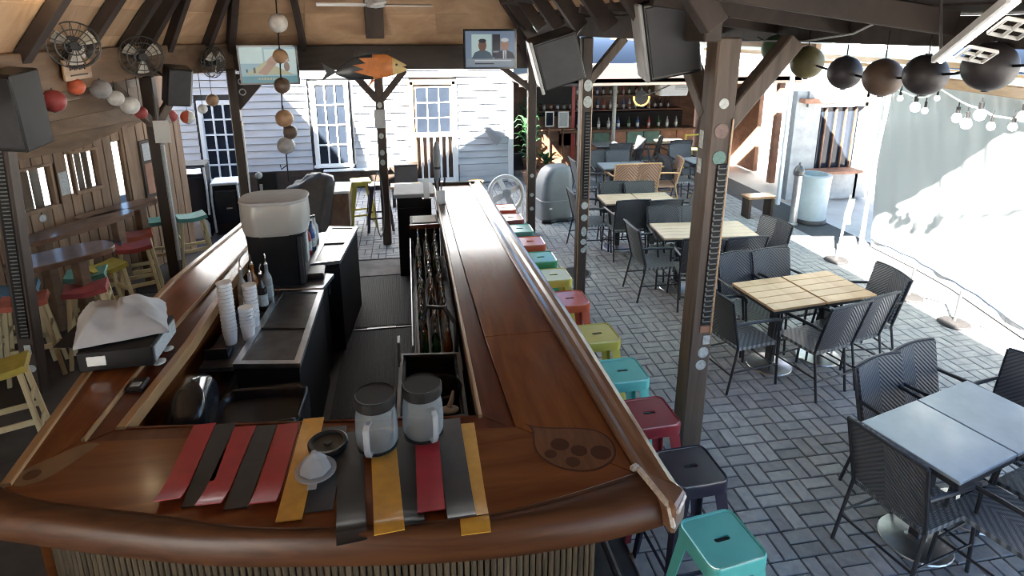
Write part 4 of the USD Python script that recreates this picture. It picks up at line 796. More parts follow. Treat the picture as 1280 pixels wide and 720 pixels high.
for m, x, y, rz, lab in (('turquoise', 1.365, 2.12, .12, 'turquoise metal bar stool in front of the worn corner of the bar'), ('navy', 1.44, 2.60, .05, 'blue-black metal bar stool beside the turquoise stool at the bar corner'), ('maroon', 1.40, 3.09, .04, 'maroon red metal bar stool by the foot of the nearest post'),
    ('turquoise', 1.40, 3.58, .03, 'turquoise metal bar stool between the maroon and the yellow stools'), ('yellow', 1.385, 4.12, .03, 'yellow metal bar stool next to the second turquoise stool'), ('orange', 1.34, 4.78, .02, 'red-orange metal bar stool between two yellow stools'),
    ('yellow', 1.325, 5.32, .02, 'yellow metal bar stool between the red-orange and the green ones'), ('green', 1.30, 5.80, .0, 'green metal bar stool beside the studded dark post'), ('orange', 1.29, 6.30, .0, 'red-orange metal bar stool next to the green one'), ('teal', 1.25, 6.76, .0, 'dull teal metal bar stool past the second red-orange one'),
    ('crimson', 1.22, 7.22, 0, 'crimson metal bar stool near the far end of the bar'), ('orange', 1.20, 7.66, 0, 'orange metal bar stool furthest along the bar by the white fan')):
    metal_stool(lab, x, y, rz, 'paint_' + m)
metal_stool('tall yellow metal stool by the pale table under the clapboard wall', -.80, 9.55, .2, 'paint_yellow', None)
metal_stool('dark metal stool beside the centre post at the back', -.52, 9.35, .1, 'paint_navy', None, H=.74)

# ================================================================== WICKER CHAIRS AND PATIO TABLES
def make_chair(label, x, y, ang, back='weave_back', frame_='chair_frame', seat='weave_seat'):
    """seat centre at x, y; ang = the direction the sitter faces"""
    t = thing('wicker_armchair', label, 'chair', (x, y, 0), ang - PI / 2, CG)
    w, dpt, zs = .43, .42, .42
    g = np.array([[(-w / 2 + w * u, -dpt / 2 + dpt * v, zs - .012 * math.sin(PI * u) * math.sin(PI * v) - .012 * max(0, v - .8) * 5) for v in np.linspace(0, 1, 7)] for u in np.linspace(0, 1, 7)])
    m_ = sheet(g, .028); part(t, 'seat', m_ if m_.volume > 0 else (m_.invert() or m_), seat, smooth=50)
    g = np.array([[((-w / 2 + w * u) * (1 + .05 * v), -dpt / 2 - .005 - .11 * v - .022 * math.sin(PI * u), zs + .02 + .43 * v + .012 * math.sin(PI * u) * v) for v in np.linspace(0, 1, 8)] for u in np.linspace(0, 1, 8)])
    m_ = sheet(g, .022); part(t, 'backrest', m_ if m_.volume > 0 else (m_.invert() or m_), back, smooth=50)
    for sx in (-1, 1):
        part(t, 'leg', tube([(sx * .235, -.30, 0), (sx * .222, -.215, .42), (sx * .235, -.325, .87)], .0115, 7), frame_)
        part(t, 'leg', tube([(sx * .235, .225, 0), (sx * .225, .205, .42), (sx * .238, .18, .635)], .0115, 7), frame_)
        part(t, 'arm', tube([(sx * .233, -.265, .66), (sx * .25, -.05, .665), (sx * .25, .12, .655), (sx * .240, .19, .632), (sx * .233, .20, .60)], [.012, .016, .016, .015, .011], 7), frame_)
        part(t, 'stretcher', tube([(sx * .229, -.262, .20), (sx * .231, .217, .20)], .008, 6), frame_)
    part(t, 'top_rail', tube([(sx, -.328 - .02 * (1 - (sx / .24) ** 2), .872 + .012 * (1 - (sx / .24) ** 2)) for sx in np.linspace(-.235, .235, 7)], .011, 7), frame_)
    for y_ in (-.262, .217): part(t, 'stretcher', tube([(-.229, y_, .17), (.229, y_, .17)], .008, 6), frame_)
    return t
CG = 'wicker armchairs at the patio tables'; _first = {}
def chair(label, x, y, ang, kind='dark'):
    if kind not in _first:
        _first[kind] = make_chair(label, x, y, ang) if kind == 'dark' else make_chair(label, x, y, ang, 'weave_sunlit', 'table_wood', 'weave_sunlit'); return _first[kind]  # tan kind: lighter weave and frame colours stand in for sun
    return dup(_first[kind], (x, y, 0), ang - PI / 2, label, CG)
def table(label, x, y, a, W, D, m, two=True, H=.74, group='square pedestal tables on the patio', planks=True, first_label=None):
    """one or two square tops pushed together, each a table of its own"""
    ca, sa = math.cos(a), math.sin(a)
    for k in ((-.5, .5) if two else (0,)):
        c = (x + k * (W + .008) * ca, y + k * (W + .008) * sa, 0)
        t = thing('patio_table', label[0 if k <= 0 else 1], 'table', c, a, group)
        if planks:
            n = 5
            for i in range(n): part(t, 'slat', bx(W - .012, D / n - .007, .024, (0, -D / 2 + (i + .5) * D / n, H - .012), .003), m)
            part(t, 'frame', [bx(W - .03, .03, .03, (0, s * (D / 2 - .03), H - .04), .003) for s in (-1, 1)] + [bx(.03, D - .06, .03, (s * (W / 2 - .03), 0, H - .04), .003) for s in (-1, 1)], 'chair_frame')
        else:
            part(t, 'top', bx(W, D, .022, (0, 0, H - .011), .004), m); part(t, 'edge', bx(W - .004, D - .004, .035, (0, 0, H - .040), .004), 'chair_frame')
        part(t, 'pedestal', [bx(.065, .065, H - .06, (0, 0, (H - .06) / 2 + .015), .006)], 'chair_frame'); part(t, 'bracket', bx(W * .7, .05, .02, (0, 0, H - .065), .004), 'chair_frame')
        part(t, 'base', lathe([(.20, 0), (.205, .004), (.20, .012), (.06, .03), (.035, .045), (0, .045)], 26), 'steel', 'round metal base plate')
mat('table_stone', (.32, .36, .38), .28, c2=(.41, .45, .47), scale=4, space='obj', coat=.3)
mat('table_pale', (.62, .45, .30), .4, c2=(.74, .57, .40), scale=4, space='obj')
def at(cx, cy, a, u, v): return cx + u * math.cos(a) - v * math.sin(a), cy + u * math.sin(a) + v * math.cos(a)
table(('grey topped table nearest the camera, half by the lone dark armchair', 'grey topped table nearest the camera, outer half of the pair'), 3.25, 2.67, .26, .535, .57, 'table_stone', planks=False)
c = (3.25, 2.67, .26)
chair('dark armchair with its back turned at the left end of the grey tables', 2.83, 2.53, c[2] - .05); chair('armchair on the far side of the grey tables, left one', *at(*c, .0, .25), c[2] - PI / 2); chair('armchair on the far side of the grey tables, right one', *at(*c, .41, .27), c[2] - PI / 2)
chair('dark armchair at the outer right end of the grey tables', *at(*c, .66, .05), c[2] + PI); chair('armchair on the near side of the grey tables, left one', *at(*c, -.13, -.36), c[2] + PI / 2); chair('armchair on the near side of the grey tables, right one', *at(*c, .36, -.36), c[2] + PI / 2)
table(('slatted wooden table behind the nearest post, left half of the pair', 'slatted wooden table behind the nearest post, right half of the pair'), 3.535, 4.64, .11, .555, .60, 'table_wood')
c = (3.535, 4.64, .11)
chair('armchair at the post end of the slatted wooden tables', 2.87, 4.50, c[2] + .05); chair('pale lit armchair on the far side of the slatted tables, left one', *at(*c, -.26, .33), c[2] - PI / 2); chair('pale lit armchair on the far side of the slatted tables, right one', *at(*c, .13, .32), c[2] - PI / 2)
chair('armchair on the near side of the slatted tables, left one', 3.46, 4.33, c[2] + PI / 2 + .12); chair('armchair on the near side of the slatted tables, right one', 3.82, 4.44, c[2] + PI / 2 + .12); chair('dark armchair at the sunny right end of the slatted tables', *at(*c, .56, -.08), c[2] + PI - .2)
table(('pale topped table seen left of the nearest post, behind the lone side-on chair', 'pale topped table seen right of the nearest post'), 3.43, 6.40, -.08, .57, .57, 'table_pale')
c = (3.43, 6.40, -.08)
chair('lone side-on armchair at the left end of the pale tables behind the post', 2.81, 6.31, .0); chair('armchair on the far side of the pale tables behind the post, left one', 3.13, 6.60, -PI / 2 - .1); chair('armchair on the far side of the pale tables behind the post, right one', 3.52, 6.56, -PI / 2 - .1)
chair('dark armchair at the right end of the pale tables behind the post', 3.93, 6.10, PI + .25); chair('dark armchair on the near side of the pale tables, right of the post', 3.60, 6.02, PI / 2); chair('dark armchair on the near side of the pale tables, left of the post', 3.16, 6.02, PI / 2 - .2)
table(('long pale table in the middle of the patio, left half', 'long pale table in the middle of the patio, right half'), 3.15, 7.86, -.04, .515, .50, 'table_pale')
chair('dark armchair with its back to us at the middle table, left one', 2.89, 7.62, PI / 2); chair('dark armchair with its back to us at the middle table, right one', 3.32, 7.55, PI / 2); chair('armchair on the far side of the middle table, left one', 2.95, 7.95, -PI / 2); chair('armchair on the far side of the middle table, right one', 3.32, 7.90, -PI / 2)
chair('armchair at the right end of the middle table', 3.62, 7.56, PI - .15); chair('armchair at the left end of the middle table beside the dark post', 2.52, 7.92, .0)
table(('pale table by the tan chairs, left half', 'pale table by the tan chairs, right half'), 3.72, 9.95, -.05, .42, .48, 'table_stone', planks=False)
chair('armchair in painted sunlit tan with its back to us, left of the pair', 3.60, 9.72, PI / 2, 'tan'); chair('armchair in painted sunlit tan with its back to us, right of the pair', 3.95, 9.72, PI / 2, 'tan'); chair('armchair in painted sunlit tan at the right end of the table with the tan pair', 4.36, 9.80, PI - .2, 'tan')
chair('dark armchair behind the table of the tan chairs, left one', 3.48, 10.25, -PI / 2); chair('dark armchair behind the table of the tan chairs, right one', 3.80, 10.22, -PI / 2); chair('dark armchair at the left end of the table of the tan chairs', 3.10, 9.98, .0)
table(('grey topped table far back just left of the nearest post',), 5.30, 10.15, .05, .60, .48, 'table_stone', two=False, planks=False)
chair('dark high-backed armchair left of the far grey table, nearer one', 4.80, 10.02, .1); chair('dark armchair behind the far grey table', 5.22, 10.62, -PI / 2); chair('armchair on the near side of the far grey table', 5.30, 9.92, PI / 2); chair('dark armchair left of the far grey table, further one', 4.78, 10.62, -.3)
table(('small far table before the second bar, near the white spotted pole',), 4.05, 11.95, .0, .55, .48, 'table_stone', two=False, planks=False); table(('small far table before the second bar, near the yellow chair',), 5.55, 12.1, .0, .60, .48, 'table_pale', two=False)
chair('dark armchair at the far table near the white spotted pole, right side', 4.48, 11.85, PI); chair('dark armchair before the far table near the white spotted pole', 4.12, 11.55, PI / 2); chair('dark armchair between the two far tables before the second bar', 4.90, 11.9, PI - .3); chair('dark armchair at the far table beside the yellow chair', 5.45, 11.68, PI / 2)

# ================================================================== LEFT SIDE: HIGH TABLES AND CREAM STOOLS
def high_table(label, poly, z=1.05, legs=()):
    t = thing('high_table', label, 'high table', (0, 0, 0)); part(t, 'tabletop', slab(poly, z - .05, z, .006), 'tabletop_dark')
    for x, y in legs: part(t, 'leg', bx(.10, .10, z - .05, (x, y, (z - .05) / 2), .008, rz=-.42), 'beam_wood')
def ell(c, a, b, ang, n=28):
    t = np.linspace(0, 2 * PI, n, endpoint=False); p = np.c_[a * np.sign(np.cos(t)) * np.abs(np.cos(t)) ** .6, b * np.sign(np.sin(t)) * np.abs(np.sin(t)) ** .6]
    return Polygon(np.c_[c[0] + p[:, 0] * math.cos(ang) - p[:, 1] * math.sin(ang), c[1] + p[:, 0] * math.sin(ang) + p[:, 1] * math.cos(ang)])
high_table('dark brown high table nearest the corner post on the left', ell((-3.23, 5.88), .42, .22, .75), legs=((-3.12, 5.93),)); high_table('long dark brown high table in the middle along the plank wall', ell((-3.52, 6.83), .60, .17, 1.08), legs=((-3.30, 7.15), (-3.7, 6.5))); high_table('dark brown high table furthest along the plank wall', ell((-3.40, 7.44), .46, .14, .98), legs=((-3.24, 7.62),))
def wood_stool(label, x, y, rz, m, H=.75):
    t = thing('wooden_stool', label, 'stool', (x, y, 0), rz, 'cream legged stools by the high tables'); w, d = .33, .27
    g = np.array([[(-w / 2 + w * u, -d / 2 + d * v, H - .022 * math.sin(PI * u)) for v in np.linspace(0, 1, 4)] for u in np.linspace(0, 1, 9)])
    m_ = sheet(g, .05); part(t, 'seat', m_ if m_.volume > 0 else (m_.invert() or m_), m)
    for sx in (-1, 1):
        for sy in (-1, 1): part(t, 'leg', bar((sx * .20, sy * .16, 0), (sx * .125, sy * .10, H - .055), .034, .034, .004), 'cream_wood')
        part(t, 'rung', bar((sx * .178, -.142, .22), (sx * .178, .142, .22), .018, .045, .003), 'cream_wood'); part(t, 'rung', bar((sx * .155, -.122, .45), (sx * .155, .122, .45), .018, .045, .003), 'cream_wood')
    for sy in (-1, 1): part(t, 'rung', bar((-.17, sy * .136, .30), (.17, sy * .136, .30), .018, .045, .003), 'cream_wood')
for m, x, y, rz, lab in (('red', -3.05, 5.82, .35, 'cream stool with a dark red seat at the nearest high table, nearest of all'), ('salmon', -3.46, 5.62, .4, 'cream stool with a salmon seat partly behind the corner post'), ('aqua', -3.22, 6.20, .3, 'cream stool with an aqua seat just behind the nearest dark red one'), ('blue', -3.68, 5.90, .4, 'cream stool with a blue seat behind the salmon one at the post'),
    ('olive', -3.13, 6.36, .9, 'cream stool tilted with an olive seat between aqua and middle red ones'), ('red', -3.10, 6.98, .45, 'cream stool with a dark red seat at the middle high table'), ('blue', -3.42, 7.04, .4, 'cream stool with a blue seat under the middle high table'), ('salmon', -3.24, 7.40, .4, 'cream stool with a salmon seat behind the middle dark red one'), ('aqua', -3.22, 7.95, .42, 'cream stool with an aqua seat at the furthest high table'), ('aqua', -2.84, 8.06, .5, 'cream stool with an aqua seat beside the post with the paper notice'),
    ('olive', -2.98, 4.42, .4, 'cream stool with a yellow seat cut off at the picture edge below the post'), ('salmon', -2.16, 2.02, .3, 'orange seated stool at the left front corner of the bar')):
    wood_stool(lab, x, y, rz, 'seat_' + m)
t = thing('wall_poster', 'small pale notice on the plank wall between the two slatted windows', 'notice', (0, 0, 0)); part(t, 'paper', wbox(1.86, 1.96, 1.28, 1.54, .018, .022, .001), 'label_grey')
t = thing('wall_plate', 'small round white plate on the plank wall below the first window', 'wall plate', (0, 0, 0)); part(t, 'disc', T(cyl(.04, .01, n=18), wp(1.60, 1.10, .02), ry=PI / 2, rz=-.42), 'label_grey')
t = thing('wall_poster', 'red-brown picture at the end of the plank wall behind the notice post', 'picture', (0, 0, 0)); part(t, 'frame', wbox(2.95, 3.35, .95, 1.70, .018, .035, .004), 'dark_wood'); part(t, 'picture', wbox(2.98, 3.32, 1.0, 1.40, .036, .040, .001), 'tan_brick'); part(t, 'header', wbox(2.98, 3.32, 1.44, 1.66, .036, .040, .001), 'label_grey')
t = thing('wall_poster', 'faded poster on the plank wall at the picture edge', 'poster', (0, 0, 0)); part(t, 'paper', wbox(.80, 1.10, 1.02, 1.48, .018, .022, .001), 'beam_wood'); part(t, 'print', wbox(.86, .98, 1.25, 1.37, .023, .026, .001), 'label_grey')
# machines at the back left
for k, (x, y, lab, h) in enumerate(((-3.22, 9.55, 'dark arcade machine with a glowing blue-white header and sunlight painted white on its base', 1.10), (-2.82, 9.62, 'plain dark machine with a pale frame beside the glowing one', .80))):
    t = thing('arcade_machine', lab, 'machine', (x, y, 0), .12); w = .32 if k == 0 else .36
    part(t, 'cabinet', ext([(-w / 2, -.18), (w / 2, -.18), (w / 2, .22), (-w / 2, .22)], 0, h - .02), 'black_matte')
    for sx in (-1, 1): part(t, 'side_trim', tube([(sx * w / 2, -.19, .35 if k == 0 else .05), (sx * (w / 2 + .01), -.20, h * .7), (sx * w / 2, -.19, h - .02)], .016, 8), 'blue_white')
    part(t, 'top', bx(w + .03, .42, .04, (0, .02, h), .01), 'blue_white' if k else 'charcoal')
    if k == 0:
        part(t, 'header', bx(.24, .02, .075, (0, -.19, h - .07), .004), 'atm_screen', 'glowing header'); part(t, 'glass', bx(.27, .012, .52, (0, -.186, .68), .004), 'dark_glass'); part(t, 'label_plate', bx(.10, .012, .05, (.0, -.19, .36), .002), 'label_grey')
        part(t, 'base_panel', loft([rsq(.30, .06, .0, 6, c=(0, -.20), sy=.13), rsq(.30, .06, .20, 6, c=(0, -.20), sy=.13), rsq(.24, .05, .27, 6, c=(0, -.19), sy=.09)]), 'white_plastic', 'rounded white shape standing in for sunlight on the base', smooth=40)  # white shape stands in for sunlight reflected off the lower front
    else: part(t, 'glass', bx(.30, .012, .52, (0, -.186, .44), .004), 'dark_glass'); part(t, 'tag', bx(.08, .012, .02, (.04, -.193, .42), .002), 'label_grey')
# table, tarp and back furniture
t = thing('side_table', 'pale topped table with a dark skirt under the tall window', 'table', (-1.13, 9.18, 0), .03); part(t, 'top', bx(.42, .60, .035, (0, 0, .735), .006), 'white_plastic'); part(t, 'skirt', bx(.38, .54, .52, (0, 0, .44), .006), 'tabletop_dark'); part(t, 'leg', bx(.05, .05, .22, (.16, -.24, .11)), 'dark_wood'); part(t, 'leg', bx(.05, .05, .22, (-.16, -.24, .11)), 'dark_wood'); part(t, 'leg', bx(.05, .05, .22, (.16, .24, .11)), 'dark_wood'); part(t, 'leg', bx(.05, .05, .22, (-.16, .24, .11)), 'dark_wood')
rings = []
for k, (z, s_, sy_) in enumerate(((.0, .80, .56), (.3, .78, .54), (.62, .76, .50), (.82, .66, .42), (.93, .50, .30), (.98, .24, .14))):
    q = rsq(s_, s_ * .22, 0, 8, sy=sy_); n = meshkit.noise(np.c_[q[:, :2] * 9, np.full(len(q), z * 4)], 5)[:, None]; q = q * (1 + .34 * (n - .5) * [1, 1, 0]) + [.26 * z * z - .06, 0, z + .10 * (n[:, 0].mean() - .5)] + np.c_[np.zeros((len(q), 2)), .16 * (n - .5) * min(1, z * 2)]; rings.append(q)
t = thing('covered_grill', 'lumpy shape under a dark brown tarpaulin behind the drink machine', 'covered grill', (-1.58, 9.0, 0)); part(t, 'tarpaulin', loft(rings), 'tarp', smooth=60)
t = thing('high_chair', 'small dark chair with a pale strap and round knob left of the tarpaulin', 'chair', (-2.02, 8.75, 0), .2)
for sx in (-1, 1):
    for sy in (-1, 1): part(t, 'leg', bar((sx * .15, sy * .15, 0), (sx * .12, sy * .12, .62), .03, .03), 'dark_wood')
part(t, 'seat', bx(.28, .28, .05, (0, 0, .64), .01), 'black_matte'); part(t, 'backrest', bx(.28, .04, .42, (0, .12, .88), .015), 'black_matte'); part(t, 'strap', bx(.04, .02, .32, (-.08, -.02, .80), .006, rx=.15), 'label_grey', 'pale strap'); part(t, 'knob', ball(.05, (-.10, .08, 1.06)), 'label_grey')
t = thing('grey_panel_box', 'olive grey box standing against the foot of the wall by the centre post', 'box', (-.10, 11.6, 0)); part(t, 'box_body', bx(.44, .25, .52, (0, 0, .26), .012), 'tarp'); part(t, 'lid', bx(.46, .27, .03, (0, 0, .535), .008), 'charcoal')
t = thing('bench', 'low tan wooden bench behind the dark cabinet at the back', 'bench', (-.1, 10.6, 0)); part(t, 'seat', bx(.55, .3, .04, (0, 0, .36), .006), 'trim_wood'); part(t, 'leg', bx(.05, .26, .34, (-.22, 0, .17)), 'dark_wood'); part(t, 'leg', bx(.05, .26, .34, (.22, 0, .17)), 'dark_wood')

# ================================================================== HANGING THINGS
def speaker(label, c, w, d, h, rx, ry, rz, hook):
    """a boxy loudspeaker tilted on a bracket that reaches the timber at hook"""
    t = thing('loudspeaker', label, 'loudspeaker', c, rz)
    part(t, 'cabinet', T(bx(w, d, h, b=.012), rx=rx, ry=ry), 'black_plastic'); part(t, 'grille', T(bx(w * .9, .012, h * .9, (0, -d / 2 - .004, 0), .004), rx=rx, ry=ry), 'charcoal')
    ca, sa = math.cos(-rz), math.sin(-rz); v = np.array(hook, float) - np.array(c, float); l = np.array([v[0] * ca - v[1] * sa, v[0] * sa + v[1] * ca, v[2]])
    part(t, 'bracket', tube([l * .25, l], .016, 6), 'steel_dark'); return t
s1 = speaker('big black loudspeaker hanging from the left eave beam above the corner post', (-2.99, 5.24, 2.47), .27, .30, .60, .12, .06, -.15, (-3.08, 5.25, 2.80))
s2 = speaker('smaller black loudspeaker with a grey side by the wall fans on the left', (-2.66, 7.70, 2.43), .26, .26, .44, .18, .12, .55, (-2.98, 7.92, 2.62)); part(s2, 'side_panel', T(bx(.012, .22, .40, (.134, 0, 0), .004), rx=.18, ry=.12), 'grey_plastic', 'grey side')
s3 = speaker('black loudspeaker with a pale edge strip hanging right of the news television', (1.38, 5.62, 2.80), .42, .30, .46, .15, -.30, .0, (1.70, 5.85, 3.10)); part(s3, 'edge_strip', T(bx(.028, .03, .50, (-.222, -.14, 0), .006), rx=.15, ry=-.30), 'label_grey', 'pale edge strip')
s4 = speaker('large dark loudspeaker with a grey side hanging between the two near posts', (1.79, 4.06, 3.02), .36, .26, .52, .12, -.20, -.16, (1.90, 4.3, 3.05)); part(s4, 'side_panel', T(bx(.03, .27, .53, (-.195, 0, 0), .01), rx=.12, ry=-.20), 'kiosk_grey', 'grey side')
# televisions
def tv(label, c, w, h, rz, rx, hook):
    t = thing('television', label, 'television', c, rz); tl = lambda m: T(m, rx=rx)
    part(t, 'cabinet', tl(bx(w, .05, h, b=.008)), 'black_plastic'); part(t, 'bezel', tl(bx(w + .012, .02, h + .012, (0, -.028, 0), .004)), 'black_gloss')
    ca, sa = math.cos(-rz), math.sin(-rz); v = np.array(hook, float) - np.array(c, float); part(t, 'bracket', tube([(0, .02, 0), (v[0] * ca - v[1] * sa, v[0] * sa + v[1] * ca, v[2])], .02, 6), 'steel_dark')
    def pic(name, poly, m, k=1, label=None):
        P = poly if isinstance(poly, Polygon) else Polygon(poly); mm = ext(P, 0, .0008); mm = T(mm, (0, -.039 - .0009 * k, 0), rx=PI / 2); part(t, name, tl(mm), m, label)
    return pic
def rect(x0, z0, x1, z1): return Polygon([(x0, z0), (x1, z0), (x1, z1), (x0, z1)])
def blob(c, a, b, n=20, ang=0): q = np.linspace(0, 2 * PI, n, endpoint=False); return Polygon(np.c_[c[0] + a * np.cos(q) * math.cos(ang) - b * np.sin(q) * math.sin(ang), c[1] + a * np.cos(q) * math.sin(ang) + b * np.sin(q) * math.cos(ang)])
p = tv('television on the left showing two hands over a pale beach scene', (-1.735, 8.30, 2.625), .72, .49, .0, .08, (-1.74, 8.84, 2.70))
p('picture', rect(-.34, -.225, .34, .225), 'screen_sky', 1, 'lit beach picture'); p('picture_area', rect(-.34, .02, -.06, .225), 'screen_pale', 2); p('picture_area', rect(-.04, -.12, .34, .20), 'screen_pale', 2)
p('picture_area', [(-.30, -.12), (-.02, .06), (.10, -.02), (.30, -.12)], 'screen_sand', 3); p('hand', blob((.10, .08), .13, .055, ang=.45), 'screen_skin', 4); p('hand', [(.02, .06), (-.14, -.10), (-.04, -.13), (.10, .02)], 'screen_skin', 4); p('hand', [(.12, .12), (.25, .14), (.26, .05), (.14, .02)], 'screen_skin', 5); p('sleeve', blob((.22, -.02), .035, .06), 'screen_skin_dark', 5)
p('figure', rect(-.19, -.10, -.165, -.03), 'screen_dark', 4); p('figure', rect(-.28, -.09, -.26, -.05), 'screen_dark', 4); p('caption_band', rect(-.34, -.225, .34, -.14), 'screen_teal', 6); p('caption_line', [rect(-.14 + .035 * i, -.185, -.118 + .035 * i, -.160) for i in range(8)][0], 'screen_sand', 7)
for i in range(1, 9): p('caption_line', rect(-.14 + .035 * i, -.185, -.118 + .035 * i, -.160), 'screen_sand', 7)
p = tv('television on the right showing two men in a split news picture', (1.08, 8.0, 2.815), .68, .50, -.05, .06, (1.08, 8.84, 2.70))
p('picture', rect(-.32, -.23, .32, .23), 'screen_wall', 1, 'lit news picture'); p('picture_area', rect(-.24, -.10, .02, .19), 'screen_pale', 2); p('picture_area', rect(.03, -.10, .13, .19), 'screen_dark', 2); p('bookshelf', rect(.04, -.04, .12, -.02), 'screen_caption', 3)
for x, z, mm, jk in ((-.10, .05, 'screen_skin_dark', 'screen_jacket'), (.19, .06, 'screen_skin', 'screen_suit')):
    p('presenter_jacket', [(x - .14, -.12), (x - .10, -.04), (x - .03, -.01), (x + .03, -.01), (x + .10, -.04), (x + .14, -.12)], jk, 4); p('presenter_face', blob((x, z), .052, .075), mm, 5); p('presenter_hair', blob((x, z + .058), .050, .026), 'screen_dark' if x < 0 else 'screen_white', 6)
p('shirt', [(.17, -.12), (.165, -.015), (.215, -.015), (.21, -.12)], 'screen_white', 5); p('tie', [(.183, -.12), (.187, -.02), (.196, -.02), (.20, -.12)], 'screen_suit', 6)
p('caption_band', rect(-.30, -.21, .32, -.12), 'screen_caption', 7); p('caption_line', rect(-.20, -.15, .28, -.135), 'screen_white', 8); p('caption_line', rect(-.20, -.19, .05, -.175), 'screen_suit', 8)
# carved fish
f = thing('wooden_fish', 'carved wooden fish with an orange head and black tail hung below the back beam', 'fish', (-.42, 7.6, 2.62), .0)
xs = np.linspace(0, 1, 26); hgt = np.interp(xs, [0, .06, .22, .5, .72, .9, 1], [.02, .055, .13, .155, .135, .075, .035]); zc = np.interp(xs, [0, .3, .7, 1], [-.06, -.01, .02, -.01])
def fring(k): q = np.linspace(0, 2 * PI, 16, endpoint=False); return np.c_[np.full(16, -.42 + .84 * xs[k]), .28 * hgt[k] * np.sin(q), zc[k] + hgt[k] * np.cos(q)]
part(f, 'tail_half', loft([fring(k) for k in range(0, 14)]), 'fish_black', 'black rear half', smooth=50); part(f, 'body', loft([fring(k) for k in range(13, 21)]), 'fish_orange', 'orange middle', smooth=50); part(f, 'head', loft([fring(k) for k in range(20, 26)]), 'fish_pale', 'pale orange head', smooth=50)
part(f, 'tail_fin', T(ext([(-.40, -.05), (-.58, .06), (-.53, -.06), (-.60, -.16)], -.008, .008), rx=PI / 2), 'fish_black'); part(f, 'dorsal_fin', T(ext([(-.25, .12), (.05, .20), (.15, .15)], -.006, .006), rx=PI / 2), 'fish_black')
part(f, 'flame_patch', T(ext([(-.02, -.10), (-.20, -.05), (-.08, -.02), (-.22, .03), (-.06, .05), (-.14, .11), (.08, .12), (.10, -.12)], -.046, .046), rx=PI / 2), 'fish_orange', 'orange flame edge'); part(f, 'pectoral_fin', T(ext([(.06, .0), (-.10, -.04), (-.08, .02)], -.058, .058), rx=PI / 2), 'fish_orange'); part(f, 'pelvic_fin', T(ext([(.0, -.13), (-.06, -.24), (.03, -.16)], -.006, .006), rx=PI / 2), 'fish_orange')
part(f, 'eye', [ball(.014, (.30, s * .026, .03)) for s in (-1,)], 'black_gloss'); part(f, 'mouth', T(ext([(.36, .0), (.43, .015), (.43, -.015)], -.02, .02), rx=PI / 2), 'black_matte'); part(f, 'wire', tube([(-.2, 0, .1), (-.2, .3, .2), (-.2, 1.24, .18)], .004, 5), 'steel_dark'); part(f, 'wire', tube([(.2, 0, .1), (.2, .3, .2), (.2, 1.24, .18)], .004, 5), 'steel_dark')
# fans
def wall_fan(label, c, r, rz, tilt, hook):
    t = thing('wall_fan', label, 'fan', c, rz); tl = lambda m: T(m, rx=tilt)
    for k in range(3): 
        g = np.array([[(r * (.18 + .68 * u) * math.cos(a), -.02 + .05 * (v - .5), r * (.18 + .68 * u) * math.sin(a)) for v in (0, .5, 1) for a in [2 * PI * k / 3 + .5 + (v - .5) * (.75 - .2 * abs(u - .5))]] for u in np.linspace(0, 1, 7)])
        part(t, 'blade', tl(sheet(g, .006)), 'fan_grey')
    part(t, 'hub', tl(T(cyl(r * .2, .09, n=16), (0, .03, 0), rx=PI / 2)), 'charcoal'); part(t, 'motor', tl(T(cyl(r * .34, .12, n=16), (0, .16, 0), rx=PI / 2)), 'charcoal')
    part(t, 'cage', [tl(T(trimesh.creation.torus(rr, .006, major_sections=28, minor_sections=5), (0, y, 0), rx=PI / 2)) for rr, y in ((r, .0), (r * .98, .05), (r * .7, -.06), (r * .38, -.08))], 'fan_cage')
    part(t, 'cage_wires', [tl(tube([(r * .15 * math.cos(a), -.085, r * .15 * math.sin(a)), (r * .7 * math.cos(a), -.06, r * .7 * math.sin(a)), (r * math.cos(a), .0, r * math.sin(a)), (r * .98 * math.cos(a), .05, r * .98 * math.sin(a)), (r * .35 * math.cos(a), .10, r * .35 * math.sin(a))], .0028, 4)) for a in np.linspace(0, 2 * PI, 16, endpoint=False)], 'fan_cage', kind='stuff')
    ca, sa = math.cos(-rz), math.sin(-rz); v = np.array(hook, float) - np.array(c, float); part(t, 'arm', tube([(0, .1, 0), (v[0] * ca - v[1] * sa, v[0] * sa + v[1] * ca, v[2])], .016, 6), 'charcoal'); return t
wall_fan('big grey wall fan above the carved sign on the left eave beam', (-2.88, 6.03, 2.93), .20, .55, .1, (-3.06, 6.2, 2.80)); wall_fan('caged wall fan on the left eave beam above the notice post', (-2.86, 7.36, 2.78), .215, .55, .1, (-3.06, 7.7, 2.72)); wall_fan('wall fan seen edge-on beside the smaller loudspeaker', (-2.42, 8.40, 2.66), .20, 1.25, .1, (-2.52, 8.6, 2.66))
cf = thing('ceiling_fan', 'white bladed ceiling fan at the top edge over the bar', 'ceiling fan', (-.26, 6.0, 3.285)); part(cf, 'motor', lathe([(.03, .10), (.09, .08), (.10, .02), (.08, -.02), (0, -.03)], 20), 'label_grey'); part(cf, 'rod', tube([(0, 0, .08), (0, 0, 1.15)], .012, 6), 'charcoal')
for k in range(4): a = .12 + k * PI / 2; part(cf, 'blade', T(bx(.46, .11, .010, (.30, 0, .0), .004, rx=.16), rz=a), 'white_plastic'); part(cf, 'blade_iron', T(bx(.10, .03, .008, (.10, 0, .0), .002), rz=a), 'charcoal')
